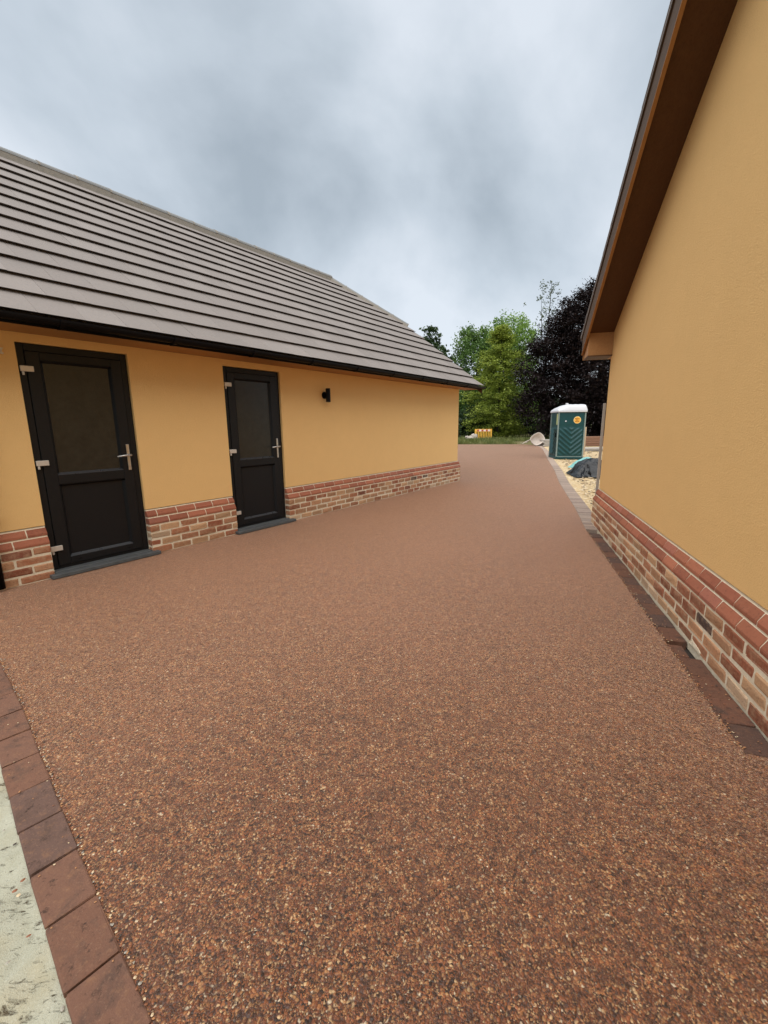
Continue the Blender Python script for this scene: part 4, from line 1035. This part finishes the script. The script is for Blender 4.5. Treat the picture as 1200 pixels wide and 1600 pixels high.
# golden-green layered tree
tr = thing('layered_tree', 'yellow-green conical tree with drooping layered branches behind the orange barrier', 'tree', (10.15, 39.0, 0))
b = MB(); limbs(b, (0, 0, -0.1), (0, 0, 9.0), 0.16, 26, 3.0, 1, 0.12); b.build('trunk', M['bark'], tr)
g = np.random.default_rng(21); ce = []; ra = []
for i in range(330):
    z = 0.5 + 9.0 * g.random() ** 1.35
    R_ = float(np.interp(z, [0.3, 1.2, 3.0, 5.4, 7.7, 8.9, 9.6], [2.3, 3.0, 3.05, 2.5, 1.45, 0.75, 0.12])) * (1 + 0.13 * math.sin(z * 5.1))
    a = g.uniform(0, 6.283); l = R_ * g.uniform(0.75, 1.12)
    for f in np.arange(0.30, 1.01, 0.14):
        ce.append((math.cos(a) * l * f, math.sin(a) * l * f, z - 0.10 * f * f * l + g.normal(0, 0.05))); ra.append(0.20 + 0.26 * f)
leaf_cloud('crown', np.array(ce), np.array(ra), 24, 0.085, M['leaf_gold'], tr, 22, flat=0.75, bias=0.02)

def round_tree(name, label, loc, lobes, n, per, size, mat, H, r0, seed, shell=0.55, rad=(0.35, 0.75), bias=0.0, nl=18, spread=3.0, flat=0.0):
    t = thing(name, label, 'tree', loc); b = MB(); limbs(b, (0, 0, -0.1), (0, 0, H), r0, nl, spread, seed, 0.22); b.build('trunk', M['bark'], t)
    g = np.random.default_rng(seed); ce = blob_centres(g, lobes, n, shell); ce = ce[ce[:, 2] > 0.15]
    leaf_cloud('crown', ce, g.uniform(rad[0], rad[1], len(ce)), per, size, mat, t, seed + 1, bias=bias, flat=flat); return t
round_tree('broad_tree', 'mid-green airy tree with dark stems between the roof and the conical tree', (9.6, 46.0, 0),
           [(0, 0, 8.0, 2.2, 2.2, 2.6), (-0.9, 0, 9.0, 1.3, 1.5, 1.6), (0.6, 0, 5.2, 2.4, 2.4, 2.4), (-0.8, 0, 4.2, 1.9, 2, 1.6), (0, 0, 2.2, 2.6, 2.5, 1.8)], 330, 70, 0.118, M['leaf_green'], 9.6, 0.2, 31, 0.65, (0.3, 0.62))
round_tree('round_tree', 'tall bright green round-headed tree rising behind the conical tree', (14.2, 51.0, 0),
           [(0, 0, 10.4, 2.9, 2.8, 2.6), (1.1, 0, 9.2, 2.4, 2.3, 2.6), (-1.6, 0, 9.4, 1.8, 2, 2.2), (0, 0, 6.0, 3.2, 3, 3.2), (0, 0, 3.0, 3.4, 3, 2.6)], 420, 80, 0.12, M['leaf_bright'], 11.8, 0.25, 41, 0.6, (0.4, 0.8), 0.05)
round_tree('oak_tree', 'distant dark open-crowned tree showing above the far end of the roof', (6.0, 60.0, 0),
           [(0.2, 0, 12.4, 1.5, 1.5, 1.5), (-0.9, 0, 11.8, 1.1, 1.1, 0.8), (0.9, 0, 10.3, 1.7, 1.6, 1.2), (2.6, 0, 8.6, 1.8, 1.6, 1.4), (1.6, 0, 6.6, 2.6, 2, 1.6), (3.4, 0, 4.6, 2.4, 2, 2.6), (1.0, 0, 3.2, 3.4, 3, 3)], 250, 34, 0.2, M['leaf_dark'], 12.6, 0.25, 51, 0.6, (0.32, 0.6), 0.0, 22, 2.6)
# copper beech: sweeping dark skirts
tb = thing('copper_beech', 'huge dark purple copper beech towering behind the portable toilet', 'tree', (17.3, 35.5, 0))
b = MB(); limbs(b, (0, 0, -0.1), (0, 0, 12.6), 0.55, 34, 5.0, 61, 0.12); b.build('trunk', M['bark'], tb)
g = np.random.default_rng(62)
lobes = [(-1.2, 1.2, 5.6, 4.3, 2.4, 4.2), (-2.6, -0.8, 9.2, 1.9, 2.2, 1.7), (0, 0, 9.0, 3.4, 3.4, 2.8), (-0.3, -0.5, 10.5, 1.9, 2.0, 1.5), (-2.6, -1, 7.4, 2.7, 2.8, 2.5), (-4.2, -0.6, 5.4, 2.5, 2.8, 2.6), (2.6, 0, 7.6, 3.2, 3.2, 3), (-4.2, -1.2, 2.4, 2.5, 3.0, 2.3), (0, -2.5, 4.5, 4.0, 3.0, 3.4), (0, -2.5, 1.8, 4.6, 3.2, 1.9), (4, -1, 3.6, 4, 4, 3.4)]
ce = blob_centres(g, lobes, 2300, 0.62); ce = ce[ce[:, 2] > 0.12]
leaf_cloud('crown', ce, g.uniform(0.4, 0.85, len(ce)), 80, 0.095, M['leaf_purple'], tb, 63, flat=0.55)
# straggly young top
ts = thing('young_tree', 'thin sparse grey-green tree top poking up beside the copper beech', 'tree', (16.0, 44.5, 0))
b = MB(); limbs(b, (0, 0, -0.1), (0.15, 0, 14.6), 0.12, 44, 2.3, 71, 0.35); b.tube([(0, 0, 6), (-0.5, 0, 9.5), (-0.75, 0, 13.0)], [0.06, 0.04, 0.01], 6); b.build('trunk', M['bark'], ts)
g = np.random.default_rng(72); n = 85; z = g.uniform(9.0, 14.6, n); wd = 0.25 + 0.30 * (14.8 - z) ** 0.7
ce = np.stack([g.normal(0, 1, n) * wd * 0.8 - 0.1, g.normal(0, 1, n) * wd * 0.8, z], 1)
leaf_cloud('crown', ce, g.uniform(0.14, 0.30, n), 9, 0.09, M['leaf_grey'], ts, 73)
# bushes in the shade at the foot of the trees
for i, (x, y, rx, rz, lab) in enumerate(((6.9, 40.5, 2.2, 2.2, 'dark leafy bush at the bungalow corner behind the rubble heap'), (10.6, 43.5, 3.0, 2.4, 'dark bush in the shade behind the conical tree'), (3.2, 44.0, 3.4, 3.2, 'dark leafy bush hidden behind the bungalow end'))):
    t = thing('shrub', lab, 'bush', (x, y, 0)); g = np.random.default_rng(80 + i)
    ce = blob_centres(g, [(0, 0, rz * 0.5, rx, rx * 0.8, rz * 0.55), (rx * 0.4, 0, rz * 0.75, rx * 0.6, rx * 0.6, rz * 0.4)], 170, 0.7); ce = ce[ce[:, 2] > 0.1]
    leaf_cloud('foliage', ce, g.uniform(0.3, 0.6, len(ce)), 44, 0.12, M['leaf_dark'], t, 90 + i, bias=-0.1)
    b = MB(); limbs(b, (0, 0, -0.1), (0, 0, rz * 0.8), 0.05, 8, rx * 0.8, 95 + i, 0.1); b.build('stem', M['bark'], t)
# far wood closing the horizon
g = np.random.default_rng(99); n = 1300
xx = g.uniform(-30, 62, n); yy = 62 + g.uniform(0, 10, n) + np.abs(xx - 12) * 0.05; ztop = 5.2 + 1.3 * np.sin(xx * 0.45) + 0.9 * np.sin(xx * 1.13 + 1)
ce = np.stack([xx, yy, ztop * g.random(n) ** 0.8], 1)
o = leaf_cloud('far_wood', ce, g.uniform(0.8, 1.5, n), 40, 0.34, M['leaf_dark'], None, 101, bias=-0.05)
tag(o, 'dark wood closing off the view beyond the trees', 'woodland', kind='stuff')
